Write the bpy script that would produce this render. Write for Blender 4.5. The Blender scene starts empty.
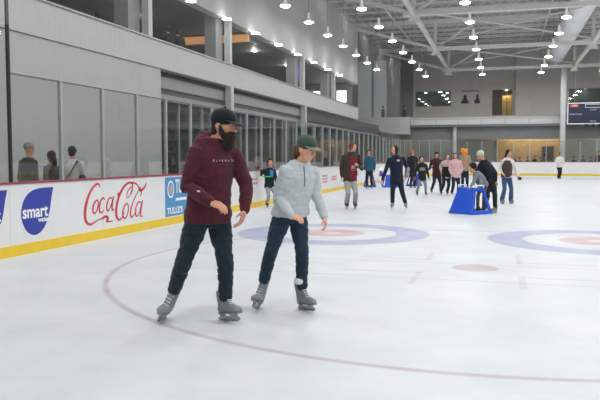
import bpy, math, random
from mathutils import Vector, Matrix, noise
from mathutils.bvhtree import BVHTree
random.seed(7)
SC = bpy.context.scene
COL = SC.collection
V = Vector
PI = math.pi
# ------------------------------------------------------------------ camera
F_PX, CAM_H = 693.0, 1.455
PITCH, YAW = math.atan(43/693), math.atan(202/693)
CR = V((math.cos(YAW), math.sin(YAW), 0))       # level direction to the camera's right
CF = V((-math.sin(YAW), math.cos(YAW), 0))      # level direction ahead of the camera

def ground(px, py):
    """point of the ice seen at photo pixel px, py, and its distance ahead"""
    a = PITCH + math.atan((py-200)/F_PX)
    z = CAM_H/math.tan(a)
    zc = z*math.cos(PITCH)+CAM_H*math.sin(PITCH)
    x = (px-300)/F_PX*zc
    return CR*x + CF*z, zc

cd = bpy.data.cameras.new('camera'); cam = bpy.data.objects.new('camera', cd); COL.objects.link(cam)
cam.location = (0, 0, CAM_H); cam.rotation_euler = (PI/2-PITCH, 0, YAW)
cd.sensor_width = 36; cd.lens = 36*F_PX/600; cd.clip_end = 300
SC.camera = cam

# ------------------------------------------------------------------ materials
MATS = {}
def mat(name, col, rough=.6, metal=0., var=.06, scale=8., spec=.5, bump=0., sheen=0.):
    if name in MATS: return MATS[name]
    m = bpy.data.materials.new(name); m.use_nodes = True
    nt = m.node_tree; b = nt.nodes['Principled BSDF']
    b.inputs['Roughness'].default_value = rough; b.inputs['Metallic'].default_value = metal
    b.inputs['Specular IOR Level'].default_value = spec
    if sheen: b.inputs['Sheen Weight'].default_value = sheen
    tc = nt.nodes.new('ShaderNodeTexCoord'); n = nt.nodes.new('ShaderNodeTexNoise')
    n.inputs['Scale'].default_value = scale; n.inputs['Detail'].default_value = 4
    r = nt.nodes.new('ShaderNodeValToRGB')
    r.color_ramp.elements[0].position = .3; r.color_ramp.elements[1].position = .7
    r.color_ramp.elements[0].color = [max(0, c*(1-var)) for c in col]+[1]
    r.color_ramp.elements[1].color = [min(1, c*(1+var)) for c in col]+[1]
    nt.links.new(tc.outputs['Object'], n.inputs['Vector']); nt.links.new(n.outputs['Fac'], r.inputs['Fac'])
    nt.links.new(r.outputs['Color'], b.inputs['Base Color'])
    if bump:
        bp = nt.nodes.new('ShaderNodeBump'); bp.inputs['Strength'].default_value = bump; bp.inputs['Distance'].default_value = .02
        nt.links.new(n.outputs['Fac'], bp.inputs['Height']); nt.links.new(bp.outputs['Normal'], b.inputs['Normal'])
    MATS[name] = m
    return m
def srgb(r, g, b):
    f = lambda c: (c/255/12.92) if c/255 <= .04045 else ((c/255+.055)/1.055)**2.4
    return (f(r), f(g), f(b))
def emit(name, col, s):
    if name in MATS: return MATS[name]
    m = bpy.data.materials.new(name); m.use_nodes = True
    b = m.node_tree.nodes['Principled BSDF']
    b.inputs['Base Color'].default_value = (*col, 1)
    b.inputs['Emission Color'].default_value = (*col, 1); b.inputs['Emission Strength'].default_value = s
    MATS[name] = m
    return m
def glass_mat(name, tint, gl):
    m = bpy.data.materials.new(name); m.use_nodes = True; nt = m.node_tree
    nt.nodes.remove(nt.nodes['Principled BSDF'])
    out = nt.nodes['Material Output']
    t = nt.nodes.new('ShaderNodeBsdfTransparent'); t.inputs['Color'].default_value = (*tint, 1)
    g = nt.nodes.new('ShaderNodeBsdfGlossy'); g.inputs['Roughness'].default_value = .015
    lw = nt.nodes.new('ShaderNodeLayerWeight'); lw.inputs['Blend'].default_value = .5
    pw = nt.nodes.new('ShaderNodeMath'); pw.operation = 'POWER'; nt.links.new(lw.outputs['Facing'], pw.inputs[0]); pw.inputs[1].default_value = 4
    fr = nt.nodes.new('ShaderNodeMath'); fr.operation = 'MULTIPLY_ADD'; nt.links.new(pw.outputs[0], fr.inputs[0]); fr.inputs[1].default_value = gl; fr.inputs[2].default_value = .07
    mx = nt.nodes.new('ShaderNodeMixShader')
    nt.links.new(fr.outputs[0], mx.inputs[0]); nt.links.new(t.outputs[0], mx.inputs[1]); nt.links.new(g.outputs[0], mx.inputs[2])
    nt.links.new(mx.outputs[0], out.inputs['Surface'])
    MATS[name] = m
    return m

M_wall = mat('painted_wall', srgb(190, 189, 187), .7, scale=1.5, var=.03)
M_wall_b = mat('back_wall_paint', srgb(208, 203, 196), .75, scale=1.2, var=.04)
M_wall_d = mat('grey_wall_paint', srgb(150, 153, 153), .75, scale=1.2, var=.05)
M_fascia = mat('fascia_paint', srgb(196, 196, 194), .6, scale=2, var=.02)
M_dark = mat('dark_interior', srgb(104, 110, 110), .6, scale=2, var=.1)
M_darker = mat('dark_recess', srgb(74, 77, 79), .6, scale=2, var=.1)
M_head = mat('header_grey', srgb(150, 152, 150), .6, scale=2, var=.04)
M_steel = mat('painted_steel', srgb(226, 225, 218), .55, scale=3, var=.04)
M_deck = mat('roof_deck', srgb(178, 177, 172), .8, scale=2, var=.08)
M_alu = mat('aluminium', srgb(170, 173, 172), .4, .4, scale=10, var=.05)
M_board = mat('dasher_white', srgb(226, 226, 226), .3, scale=3, var=.02)
M_yellow = mat('kick_yellow', srgb(232, 196, 44), .4, scale=6, var=.05)
M_cap = mat('cap_rail_red', srgb(150, 56, 76), .4, scale=6, var=.08)
M_conc = mat('rubber_floor', srgb(95, 97, 98), .8, scale=5, var=.08)
M_black = mat('black_metal', srgb(30, 31, 33), .5, scale=8)
M_duct = mat('duct_fabric', srgb(236, 238, 240), .5, scale=2, var=.03)
M_column = mat('column_paint', srgb(200, 203, 202), .5, scale=2, var=.02)
M_net = mat('net_cord', srgb(150, 150, 148), .7)
M_glass = glass_mat('rink_glass', (.94, .955, .95), .35)
M_pane = glass_mat('window_glass', (.84, .87, .87), .4)
M_lens = emit('lamp_lens', (1, 1, .97), 26)
M_down = emit('downlight_lens', (1, .98, .92), 14)
M_bright = emit('daylight_window', (.9, .97, 1), 2.2)
M_blue_sign = emit('blue_screen', srgb(30, 70, 200), .9)

# ------------------------------------------------------------------ ice with its painted markings
def ice_material():
    m = bpy.data.materials.new('rink_ice'); m.use_nodes = True; nt = m.node_tree; N = nt.nodes; L = nt.links
    b = N['Principled BSDF']
    def mth(op, a, c=None, d=None, clamp=False):
        n = N.new('ShaderNodeMath'); n.operation = op; n.use_clamp = clamp
        for i, v in enumerate((a, c, d)):
            if v is None: continue
            if isinstance(v, (int, float)): n.inputs[i].default_value = v
            else: L.new(v, n.inputs[i])
        return n.outputs[0]
    geo = N.new('ShaderNodeNewGeometry'); sep = N.new('ShaderNodeSeparateXYZ'); L.new(geo.outputs['Position'], sep.inputs[0])
    X, Y = sep.outputs[0], sep.outputs[1]
    def noise_(scale, detail=4, vec=None, rough=.5):
        n = N.new('ShaderNodeTexNoise'); n.inputs['Scale'].default_value = scale; n.inputs['Detail'].default_value = detail
        n.inputs['Roughness'].default_value = rough
        L.new(vec or geo.outputs['Position'], n.inputs['Vector']); return n.outputs['Fac']
    def dist(cx, cy):
        dx = mth('SUBTRACT', X, cx); dy = mth('SUBTRACT', Y, cy)
        return mth('SQRT', mth('ADD', mth('MULTIPLY', dx, dx), mth('MULTIPLY', dy, dy)))
    def band(v, c, hw, soft=.015):          # 1 where |v-c| < hw
        d = mth('ABSOLUTE', mth('SUBTRACT', v, c))
        return mth('SUBTRACT', 1, mth('DIVIDE', mth('SUBTRACT', d, hw-soft), 2*soft, clamp=True), clamp=True)
    def mul(*a):
        r = a[0]
        for q in a[1:]: r = mth('MULTIPLY', r, q)
        return r
    mr = N.new('ShaderNodeValToRGB'); L.new(noise_(.9, 6, rough=.65), mr.inputs[0])
    mr.color_ramp.elements[0].position = .3; mr.color_ramp.elements[1].position = .72
    mr.color_ramp.elements[0].color = (*srgb(198, 202, 206), 1); mr.color_ramp.elements[1].color = (*srgb(214, 217, 220), 1)
    state = [mr.outputs['Color']]
    fade = mth('MULTIPLY_ADD', noise_(2.2, 5), .9, .25, clamp=True)
    def paint(mask, col, amt):
        mx = N.new('ShaderNodeMix'); mx.data_type = 'RGBA'
        L.new(mul(mask, fade, amt), mx.inputs['Factor']); L.new(state[0], mx.inputs['A']); mx.inputs['B'].default_value = (*col, 1)
        state[0] = mx.outputs['Result']
    red = srgb(150, 70, 78); blue = srgb(98, 105, 178); grey = srgb(130, 130, 135)
    cx, cy = -.37, 9.33
    d = dist(cx, cy)
    paint(band(d, 4.64, .035, .02), srgb(140, 90, 98), .55)
    paint(band(dist(-.32, 9.31), 0, .30, .02), red, .5)
    dx, dy = mth('SUBTRACT', X, cx), mth('SUBTRACT', Y, cy); ax, ay = mth('ABSOLUTE', dx), mth('ABSOLUTE', dy)
    paint(mul(band(ax, .62, .04), band(ay, .95, .45)), red, .22)
    paint(mul(band(ay, .60, .03), band(ax, 1.1, .5)), red, .25)
    for yy in (9.62, 8.32): paint(mul(band(Y, yy, .016), band(X, 0, 4.4)), grey, .5)
    for yy in (11.9, 24.6): paint(band(Y, yy, .03), grey, .25)
    for yy in (27, 32): paint(band(Y, yy, .12), srgb(150, 155, 185), .22)
    for k in range(-1, 4):
        hx = -3.11 + 4.70*k
        if k == -1: continue
        h = dist(hx, 12.9)
        paint(band(h, 1.52, .305, .02), blue, .66)
        paint(band(h, .38, .23, .02), srgb(190, 90, 90), .62)
        h = dist(hx, 50.0)
        paint(band(h, 1.52, .305, .02), blue, .6); paint(band(h, .4, .2, .02), red, .5)
    # worn skate scratches
    mp = N.new('ShaderNodeMapping'); mp.inputs['Scale'].default_value = (.5, 6, 1); mp.inputs['Rotation'].default_value = (0, 0, .35)
    L.new(geo.outputs['Position'], mp.inputs['Vector'])
    sc = N.new('ShaderNodeValToRGB'); L.new(noise_(3.2, 7, mp.outputs[0], .7), sc.inputs[0])
    sc.color_ramp.elements[0].position = .60; sc.color_ramp.elements[1].position = .78
    paint(sc.outputs['Color'], srgb(188, 194, 199), .3)
    L.new(state[0], b.inputs['Base Color'])
    rr = mth('MULTIPLY_ADD', noise_(1.3, 5), .10, .37); L.new(rr, b.inputs['Roughness'])
    b.inputs['IOR'].default_value = 1.31; b.inputs['Specular IOR Level'].default_value = .5
    bp = N.new('ShaderNodeBump'); bp.inputs['Strength'].default_value = .05; bp.inputs['Distance'].default_value = .01
    L.new(noise_(14, 5), bp.inputs['Height']); L.new(bp.outputs['Normal'], b.inputs['Normal'])
    return m
M_ice = ice_material()

# ------------------------------------------------------------------ mesh helpers
class MB:
    def __init__(s): s.v = []; s.f = []
    def add(s, vs, fs):
        o = len(s.v); s.v += [V(p) for p in vs]; s.f += [[i+o for i in f] for f in fs]; return s
    def box(s, x0, x1, y0, y1, z0, z1):
        vs = [(x, y, z) for z in (z0, z1) for y in (y0, y1) for x in (x0, x1)]
        return s.add(vs, [(0, 2, 3, 1), (4, 5, 7, 6), (0, 1, 5, 4), (2, 6, 7, 3), (0, 4, 6, 2), (1, 3, 7, 5)])
    def rings(s, rings):
        n = len(rings[0]); vs = [p for r in rings for p in r]; fs = []
        for k in range(len(rings)-1):
            for i in range(n):
                j = (i+1) % n
                fs.append((k*n+i, k*n+j, (k+1)*n+j, (k+1)*n+i))
        fs.append(list(range(n))[::-1]); fs.append([(len(rings)-1)*n+i for i in range(n)])
        return s.add(vs, fs)
    def loft(s, secs, n=16):               # secs: (centre, half-width vector, half-depth vector)
        return s.rings([[V(c)+V(a)*math.cos(2*PI*i/n)+V(b)*math.sin(2*PI*i/n) for i in range(n)] for c, a, b in secs])
    def ell(s, c, a, b, d, n=14, m=8):     # ellipsoid with three axis vectors
        c, a, b, d = V(c), V(a), V(b), V(d); R = []
        for k in range(1, m):
            t = PI*k/m
            R.append([c-d*math.cos(t)+(a*math.cos(2*PI*i/n)+b*math.sin(2*PI*i/n))*math.sin(t) for i in range(n)])
        return s.rings(R)
    def ball(s, c, r): return s.ell(c, (r, 0, 0), (0, r, 0), (0, 0, r))
    def tube(s, pts, rad, n=12, caps=True):
        pts = [V(p) for p in pts]
        if isinstance(rad, (int, float)): rad = [rad]*len(pts)
        t0 = (pts[1]-pts[0]).normalized(); u = t0.orthogonal().normalized(); R = []
        for i, p in enumerate(pts):
            t = (pts[min(i+1, len(pts)-1)]-pts[max(i-1, 0)]).normalized()
            u = (u-t*u.dot(t)).normalized(); w = t.cross(u)
            R.append([p+(u*math.cos(2*PI*k/n)+w*math.sin(2*PI*k/n))*rad[i] for k in range(n)])
        s.rings(R)
        return s
    def limb(s, pts, rad, n=12):           # tube with balls at the joints
        s.tube(pts, rad, n)
        for p, r in zip(pts, rad): s.ball(p, r*.985)
        return s
    def bar(s, p, q, w, h=None):
        h = h or w; p, q = V(p), V(q); t = (q-p).normalized()
        a = t.cross(V((0, 0, 1)))
        if a.length < 1e-3: a = V((1, 0, 0))
        a.normalize(); b = a.cross(t).normalized()
        return s.rings([[c+a*(w/2*i)+b*(h/2*j) for i, j in ((-1, -1), (1, -1), (1, 1), (-1, 1))] for c in (p, q)])
    def prism(s, poly, d):                 # poly: 3-D points of a flat outline, d: thickness vector
        n = len(poly); d = V(d); poly = [V(p) for p in poly]
        return s.add(poly+[p+d for p in poly], [list(range(n))[::-1], [i+n for i in range(n)]]+[(i, (i+1) % n, (i+1) % n+n, i+n) for i in range(n)])
    def mesh(s, name):
        me = bpy.data.meshes.new(name); me.from_pydata([tuple(p) for p in s.v], [], s.f); me.update(); return me
    def build(s, name, m, parent=None, smooth=False, origin=None, voxel=0, sm=2, fold=0, foldscale=(9, 9, 5)):
        me = s.mesh(name)
        if voxel:
            me = remeshed(me, voxel, sm)
            smooth = True
            if fold:
                me.update(); nn = [v.normal.copy() for v in me.vertices]
                for v, nr in zip(me.vertices, nn):
                    q = V((v.co.x*foldscale[0], v.co.y*foldscale[1], v.co.z*foldscale[2]))
                    f = noise.noise(q)+.5*noise.noise(q*2.3+V((3, 1, 7)))
                    v.co += nr*(fold*(1-2.2*abs(f)))
                me.update()
        me.name = name
        if smooth: me.polygons.foreach_set('use_smooth', [True]*len(me.polygons))
        me.materials.append(m)
        o = bpy.data.objects.new(name, me); COL.objects.link(o)
        if parent: o.parent = parent
        elif origin is None:
            xs = [v.co for v in me.vertices]
            c = V(((min(v.x for v in xs)+max(v.x for v in xs))/2, (min(v.y for v in xs)+max(v.y for v in xs))/2, min(v.z for v in xs)))
            me.transform(Matrix.Translation(-c)); o.location = c
        return o
def remeshed(me, voxel, sm):
    o = bpy.data.objects.new('t', me); COL.objects.link(o)
    r = o.modifiers.new('r', 'REMESH'); r.mode = 'VOXEL'; r.voxel_size = voxel
    if sm:
        q = o.modifiers.new('s', 'SMOOTH'); q.iterations = sm; q.factor = .5
    dg = bpy.context.evaluated_depsgraph_get(); dg.update()
    out = bpy.data.meshes.new_from_object(o.evaluated_get(dg))
    bpy.data.objects.remove(o); return out
def tag(o, label=None, cat=None, group=None, kind=None):
    if label: o['label'] = label
    if cat: o['category'] = cat
    if group: o['group'] = group
    if kind: o['kind'] = kind
    return o
def empty(name, loc, rz=0, **k):
    o = bpy.data.objects.new(name, None); COL.objects.link(o); o.location = loc; o.rotation_euler = (0, 0, rz)
    o.empty_display_size = .2
    return tag(o, **k)
def struct(o, label=None): return tag(o, label, None, None, 'structure')
def copy_tree(o, parent=None):
    c = o.copy(); COL.objects.link(c); c.parent = parent
    for ch in list(o.children): copy_tree(ch, c)
    return c
def text_mesh(txt, size, extrude=.001, offset=0., align='CENTER', space=1.):
    cu = bpy.data.curves.new('t', 'FONT'); cu.body = txt; cu.size = size; cu.extrude = extrude; cu.offset = offset
    cu.align_x = align; cu.align_y = 'CENTER'; cu.space_character = space; cu.resolution_u = 4
    o = bpy.data.objects.new('t', cu); COL.objects.link(o)
    dg = bpy.context.evaluated_depsgraph_get(); dg.update()
    me = bpy.data.meshes.new_from_object(o.evaluated_get(dg)); bpy.data.objects.remove(o)
    return me
def text_obj(name, txt, size, m, parent, M, sx=1., **k):
    me = text_mesh(txt, size, **k); me.transform(Matrix.Diagonal((sx, 1, 1, 1))); me.transform(M); me.materials.append(m); me.name = name
    o = bpy.data.objects.new(name, me); COL.objects.link(o); o.parent = parent
    return o
WALLM = Matrix(((0, 0, 1, 0), (1, 0, 0, 0), (0, 1, 0, 0), (0, 0, 0, 1)))       # text read along +Y, facing +X
FRONTM = Matrix(((1, 0, 0, 0), (0, 0, -1, 0), (0, 1, 0, 0), (0, 0, 0, 1)))     # text read along +X, facing -Y
T = Matrix.Translation
# ================================================================== the setting
XL, XR, YN, YF, RC = -6.84, 19.1, -4.0, 57.0, 8.5
def rink_path(step=6):
    P = []
    def arc(cx, cy, a0, a1):
        for i in range(13):
            a = math.radians(a0+(a1-a0)*i/12); P.append(V((cx+RC*math.cos(a), cy+RC*math.sin(a), 0)))
    arc(XL+RC, YN+RC, 270, 180); arc(XL+RC, YF-RC, 180, 90); arc(XR-RC, YF-RC, 90, 0); arc(XR-RC, YN+RC, 0, -90)
    return P
PATH = rink_path()
def sweep(path, off0, off1, z0, z1, closed=True):
    """ribbon solid following the rink outline between two outward offsets"""
    mb = MB(); n = len(path); ring = []
    for i, p in enumerate(path):
        a = path[(i-1) % n]; b = path[(i+1) % n]
        d1 = (p-a); d2 = (b-p)
        if not closed:
            if i == 0: d1 = d2
            if i == n-1: d2 = d1
        if d1.length < 1e-5: d1 = d2
        if d2.length < 1e-5: d2 = d1
        t = (d1.normalized()+d2.normalized()).normalized(); o = V((-t.y, t.x, 0))
        ring.append([p+o*off0+V((0, 0, z0)), p+o*off1+V((0, 0, z0)), p+o*off1+V((0, 0, z1)), p+o*off0+V((0, 0, z1))])
    vs = [q for r in ring for q in r]; fs = []
    for i in range(n if closed else n-1):
        j = (i+1) % n
        for k in range(4): fs.append((i*4+k, i*4+(k+1) % 4, j*4+(k+1) % 4, j*4+k))
    if not closed: fs += [(0, 1, 2, 3), tuple((n-1)*4+k for k in (3, 2, 1, 0))]
    return mb.add(vs, fs)
# ice
mb = MB(); ip = [p.copy() for p in PATH]; mb.add(ip, [list(range(len(ip)))[::-1]])
o = mb.build('floor', M_ice); struct(o, 'white ice sheet with faded curling rings and red circle')
mb = MB().box(-20.5, 26, -8, 70, -.2, -.02); o = mb.build('floor', M_conc); struct(o, 'dark rubber floor around the ice')
# roof
o = MB().box(-20.5, 26, -8, 70, 11, 11.2).build('ceiling', M_deck); struct(o)
# left side building, plane x = -10
o = MB().box(-10.35, -10, -8, 19.2, 0, 4.12).build('wall_left', M_wall); struct(o)
FA = MB().box(-10.3, -9.95, -8, 49, 4.13, 4.93); o = FA.build('wall_left', M_fascia); struct(o)
o = MB().box(-10.4, -9.9, -8, 49, 4.93, 4.97).build('trim_2', M_alu); struct(o)
o = MB().box(-20.5, -10.3, -8, 64, 4.02, 4.2).build('floor', M_head); struct(o)
o = MB().box(-10.35, -10, -8, 49, 6.6, 11).build('wall_left', M_wall); struct(o)
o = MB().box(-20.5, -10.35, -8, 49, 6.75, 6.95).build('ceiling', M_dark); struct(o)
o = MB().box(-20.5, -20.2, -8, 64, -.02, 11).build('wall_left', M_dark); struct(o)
# storefront strips below the balcony
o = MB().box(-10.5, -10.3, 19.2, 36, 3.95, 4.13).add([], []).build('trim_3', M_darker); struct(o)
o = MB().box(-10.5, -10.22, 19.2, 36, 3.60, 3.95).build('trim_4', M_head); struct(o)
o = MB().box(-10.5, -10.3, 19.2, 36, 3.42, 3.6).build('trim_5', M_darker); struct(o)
o = MB().box(-10.5, -10.25, 36, 60, 3.35, 4.13).build('trim_6', mat('dark_header', srgb(58, 60, 66), .6)); struct(o)
o = MB().box(-10.5, -10.25, 19.2, 60, 3.22, 3.42).build('trim_7', M_head); struct(o)
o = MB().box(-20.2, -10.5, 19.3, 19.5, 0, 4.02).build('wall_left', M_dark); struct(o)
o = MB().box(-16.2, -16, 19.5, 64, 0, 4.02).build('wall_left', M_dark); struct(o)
ps = [19.25+1.9*i for i in range(22)]
win = empty('window_1', (-10.4, 19.2, 0), kind='structure')
for i, yy in enumerate(ps):
    MB().box(-.05, .05, yy-19.2-.035, yy-19.2+.035, 0, 3.3).build('mullion', M_alu, win)
    if i < len(ps)-1: MB().box(-.006, .006, yy-19.2+.04, yy-19.2+1.86, .1, 3.25).build('pane', M_pane, win)
# columns on the balcony line
for n_, yy in enumerate((24.8, 35.1)):
    o = MB().box(-10.14, -9.90, yy-.13, yy+.13, 0, 4.13).build('trim_%d' % (8+n_), M_column); struct(o)
for n_, yy in enumerate((18.6, 24.9, 35.1, 42.0)):
    o = MB().box(-10.22, -10.0, yy-.12, yy+.12, 4.97, 6.6).build('trim_%d' % (12+n_), M_column); struct(o)
    o = MB().box(-10.75, -10.3, yy-.75, yy-.10, 4.2, 6.74).build('trim_%d' % (16+n_), M_wall_d); struct(o)
# deep room of the second storey
o = MB().box(-20.2, -10.5, 49, 49.2, 4.2, 11).build('wall_back', M_wall_d); struct(o)
# far end building: mezzanine at y = 59.5, upper wall at y = 64
o = MB().box(-7.55, 26, 59.45, 59.6, 4.15, 4.80).build('wall_back', M_fascia); struct(o)
mb = MB()
for k in range(18): mb.box(-7.3+1.86*k, -7.26+1.86*k, 59.44, 59.45, 4.2, 4.62)
mb.box(-7.55, 26, 59.40, 59.65, 4.78, 4.86); mb.box(-7.55, 26, 59.43, 59.45, 4.60, 4.63)
o = mb.build('trim_20', M_head); struct(o)
o = MB().box(-7.55, 26, 59.6, 64, 3.98, 4.15).build('floor', M_wall_d); struct(o)
mb = MB().prism([(-12.4, 59.4, 4.85), (-12.4, 59.4, 4.15), (-9.0, 59.4, 3.42), (-7.6, 59.4, 3.35), (-7.6, 59.4, 4.85)], (0, .5, 0))
o = mb.build('wall_back', M_fascia); struct(o)
o = MB().box(-20.2, -7.6, 59.9, 64, 3.9, 4.15).build('floor', M_wall_d); struct(o)
o = MB().box(-20.2, -7.9, 64, 64.3, 4.15, 11).build('wall_back', M_wall_d); struct(o)
mb = MB()   # upper wall with two openings
for a in ((-7.9, 1.0, 64, 64.3, 7.4, 11), (-7.9, 1.0, 64, 64.3, 4.15, 5.0), (-7.9, -7.7, 64, 64.3, 5, 7.4), (-7.7, -4.5, 64, 64.3, 5, 6.0),
          (-4.5, -.95, 64, 64.3, 5, 7.4), (.75, 1.0, 64, 64.3, 5, 7.4)): mb.box(*a)
o = mb.build('wall_back', M_wall_b); struct(o)
o = MB().box(-8, 1, 66.5, 66.7, 4, 8).build('wall_back', M_dark); struct(o)
mb = MB()
for a in ((1.0, 5.3, 63.3, 64.3, 4.15, 11), (5.3, 26, 63.3, 64.3, 7.3, 11), (5.3, 26, 63.3, 64.3, 4.15, 6.0), (9.2, 26, 63.3, 64.3, 6, 7.3)): mb.box(*a)
o = mb.build('wall_back', M_wall_b); struct(o)
w = empty('window_2', (7.25, 63.6, 6), kind='structure')
MB().box(-1.95, 1.95, .0, .02, 0, 1.3).build('pane', M_pane, w)
mb = MB(); mb.box(-1.95, 1.95, -.04, .04, 0, .05); mb.box(-1.95, 1.95, -.04, .04, 1.25, 1.3); mb.box(-1.95, -1.9, -.04, .04, .05, 1.25); mb.box(1.9, 1.95, -.04, .04, .05, 1.25)
mb.build('window_frame', M_alu, w)
o = MB().box(5.3, 9.2, 65.5, 65.7, 5.9, 7.4).build('wall_back', M_dark); struct(o)
w = empty('window_3', (-6.1, 64.1, 6), kind='structure')
MB().box(-1.6, 1.6, 0, .02, 0, 1.4).build('pane', M_pane, w)
mb = MB(); mb.box(-1.6, 1.6, -.12, .04, 0, .06); mb.box(-1.6, 1.6, -.12, .04, 1.34, 1.4); mb.box(-1.6, -1.54, -.12, .04, .06, 1.34); mb.box(1.54, 1.6, -.12, .04, .06, 1.34)
mb.build('window_frame', M_wall_d, w)
# pale translucent stair tower panels at the far left, backlight put in as emission
M_pale = emit('pale_panel_glow', srgb(190, 204, 204), .16)
for n_, (x0, x1) in enumerate(((-13.0, -11.75), (-11.5, -10.35))):
    t = empty('window_%d' % (4+n_), ((x0+x1)/2, 63.9, 4.2), kind='structure'); hw = (x1-x0)/2
    MB().box(-hw, hw, 0, .06, 0, 6.1).build('translucent_panel', M_pale, t)
    mb = MB()
    for k in range(4): mb.bar((-hw+hw/2*k, -.05, 5.4), (-hw+hw/2*(k+1), -.05, 6.1), .05); mb.bar((-hw+hw/2*k, -.05, 6.1), (-hw+hw/2*(k+1), -.05, 5.4), .05)
    mb.box(-hw, hw, -.06, 0, 5.3, 5.38); mb.box(-hw, hw, -.06, 0, 1.4, 1.46)
    mb.build('lattice', M_steel, t)
# column row of the mezzanine
for n_, (x, r, z1) in enumerate(((-3.9, .17, 4.0),)):
    o = MB().tube([(x, 59.9, -.02), (x, 59.9, z1)], r, 20).build('trim_21', M_column, smooth=False); struct(o)
o = MB().tube([(4.55, 58.75, -.02), (4.55, 58.75, 8.4)], .22, 24).build('trim_22', M_column); struct(o)
# far lobby below the mezzanine
o = MB().box(-20.2, 26, 63, 63.3, -.02, 3.98).build('wall_back', M_wall_d); struct(o)
M_tan = mat('tan_lobby_wall', srgb(196, 164, 120), .7, scale=3, var=.12)
o = MB().box(-.5, 4.6, 62.8, 63, 0, 2.95).build('wall_back', M_tan); struct(o)
o = MB().box(-20.2, 26, 60.3, 60.45, 2.95, 3.98).build('wall_back', M_head); struct(o)
door = empty('door_1', (3.7, 62.74, 0), kind='structure')
MB().box(-.4, .4, -.04, .02, 0, 2.3).build('door_panel', M_black, door); MB().box(-.48, .48, -.02, .03, 0, 2.38).build('door_frame', M_darker, door)
for n_, x in enumerate((-9.6, -6.9)):
    d = empty('door_%d' % (2+n_), (x, 62.94, 0), kind='structure')
    MB().box(-.95, .95, -.05, .02, 0, 2.7).build('door_frame', M_alu, d); MB().box(-.85, .85, -.07, -.05, .05, 2.6).build('door_panel', M_wall_d, d)
# upstairs: amber lit doorway behind the mezzanine
d = empty('door_4', (.3, 65.0, 4.15), kind='structure')
MB().box(-.42, .42, 0, .06, 0, 2.75).build('door_panel', mat('amber_door', srgb(212, 180, 110), .5, var=.15, scale=3), d)
MB().box(-.5, .5, .03, .09, 0, 2.85).build('door_frame', mat('brown_frame', srgb(96, 82, 66), .6), d)
MB().box(-.04, .04, -.02, 0, 0, 2.7).build('mullion', mat('brown_frame', srgb(96, 82, 66)), d)
o = MB().box(-.98, -.15, 64.25, 64.3, 4.15, 7.4).build('wall_back', mat('brown_panel', srgb(105, 97, 86), .7)); struct(o)
# right side and behind the camera, beyond the photo's frame
o = MB().box(24, 24.3, -8, 64, 0, 11).build('wall_right', M_wall); struct(o)
o = MB().box(-20.5, 26, -8.3, -8, 0, 11).build('wall_front', M_wall); struct(o)

# ------------------------------------------------------------------ rink boards
rb = empty('rink_boards', (XL, 20, 0), label='white rink boards with yellow kickplate and red cap rail around the ice', cat='boards')
off = V((-XL, -20, 0))
def loc(mb, by): 
    for v in mb.v: v += by
    return mb
loc(sweep(PATH, .0, .1, .0, 1.055), off).build('board_panel', M_board, rb)
loc(sweep(PATH, -.018, 0, .0, .16), off).build('kickplate', M_yellow, rb)
loc(sweep(PATH, -.02, .14, 1.055, 1.085), off).build('cap_rail', M_cap, rb)
for k in range(19):
    y = 6.0+2.44*k
    loc(MB().box(XL, XL+.002, y-.004, y+.004, .16, 1.04), off).build('board_seam', mat('seam_grey', srgb(208, 208, 208)), rb)
# the seen stretch of glass follows the same outline
def arclen_points(s0, step, n):
    pts = []
    for k in range(n):
        s = s0+step*k
        if s <= YF-RC: pts.append((V((XL, s, 0)), V((-1, 0, 0))))
        elif s-(YF-RC) <= RC*PI/2:
            a = PI-(s-(YF-RC))/RC; d = V((math.cos(a), math.sin(a), 0)); pts.append((V((XL+RC, YF-RC, 0))+d*RC, d))
        else: pts.append((V((XL+RC+s-(YF-RC)-RC*PI/2, YF, 0)), V((0, 1, 0))))
    return pts
PT = arclen_points(8.54-1.22*3, 1.22, 58)
for k, (p, d) in enumerate(PT):
    t = V((d.y, -d.x, 0)); top = 3.36 if k < 4 else 2.68
    q = p+d*.05+off; w = .024
    if k != 3:
        MB().prism([q-t*w-d*.03+V((0, 0, 1.085)), q+t*w-d*.03+V((0, 0, 1.085)), q+t*w+d*.03+V((0, 0, 1.085)), q-t*w+d*.03+V((0, 0, 1.085))], (0, 0, top-1.085)).build('glass_post', M_alu, rb)
    else:
        MB().tube([q+V((0, 0, 1.085)), q+V((0, 0, 3.36))], .03, 10).build('glass_post', M_black, rb)
    if k < len(PT)-1:
        p2, d2 = PT[k+1]; q2 = p2+d2*.05+off; e = (q2-q).normalized(); nn = V((-e.y, e.x, 0))*.006
        a, b = q+e*w, q2-e*w; tp = 3.34 if k < 3 else 2.66
        MB().prism([a-nn+V((0, 0, 1.085)), b-nn+V((0, 0, 1.085)), b+nn+V((0, 0, 1.085)), a+nn+V((0, 0, 1.085))], (0, 0, tp-1.085)).build('glass_pane', M_glass, rb)
for k in range(57):
    if k in (0, 1, 2): continue
top_rail = MB()
for k in range(3, 57): 
    a, b = PT[k][0]+PT[k][1]*.05+off, PT[k+1][0]+PT[k+1][1]*.05+off
    top_rail.bar(a+V((0, 0, 2.67)), b+V((0, 0, 2.67)), .03, .02)
top_rail.build('glass_top_trim', mat('dark_trim', srgb(95, 98, 98), .5), rb)

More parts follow.
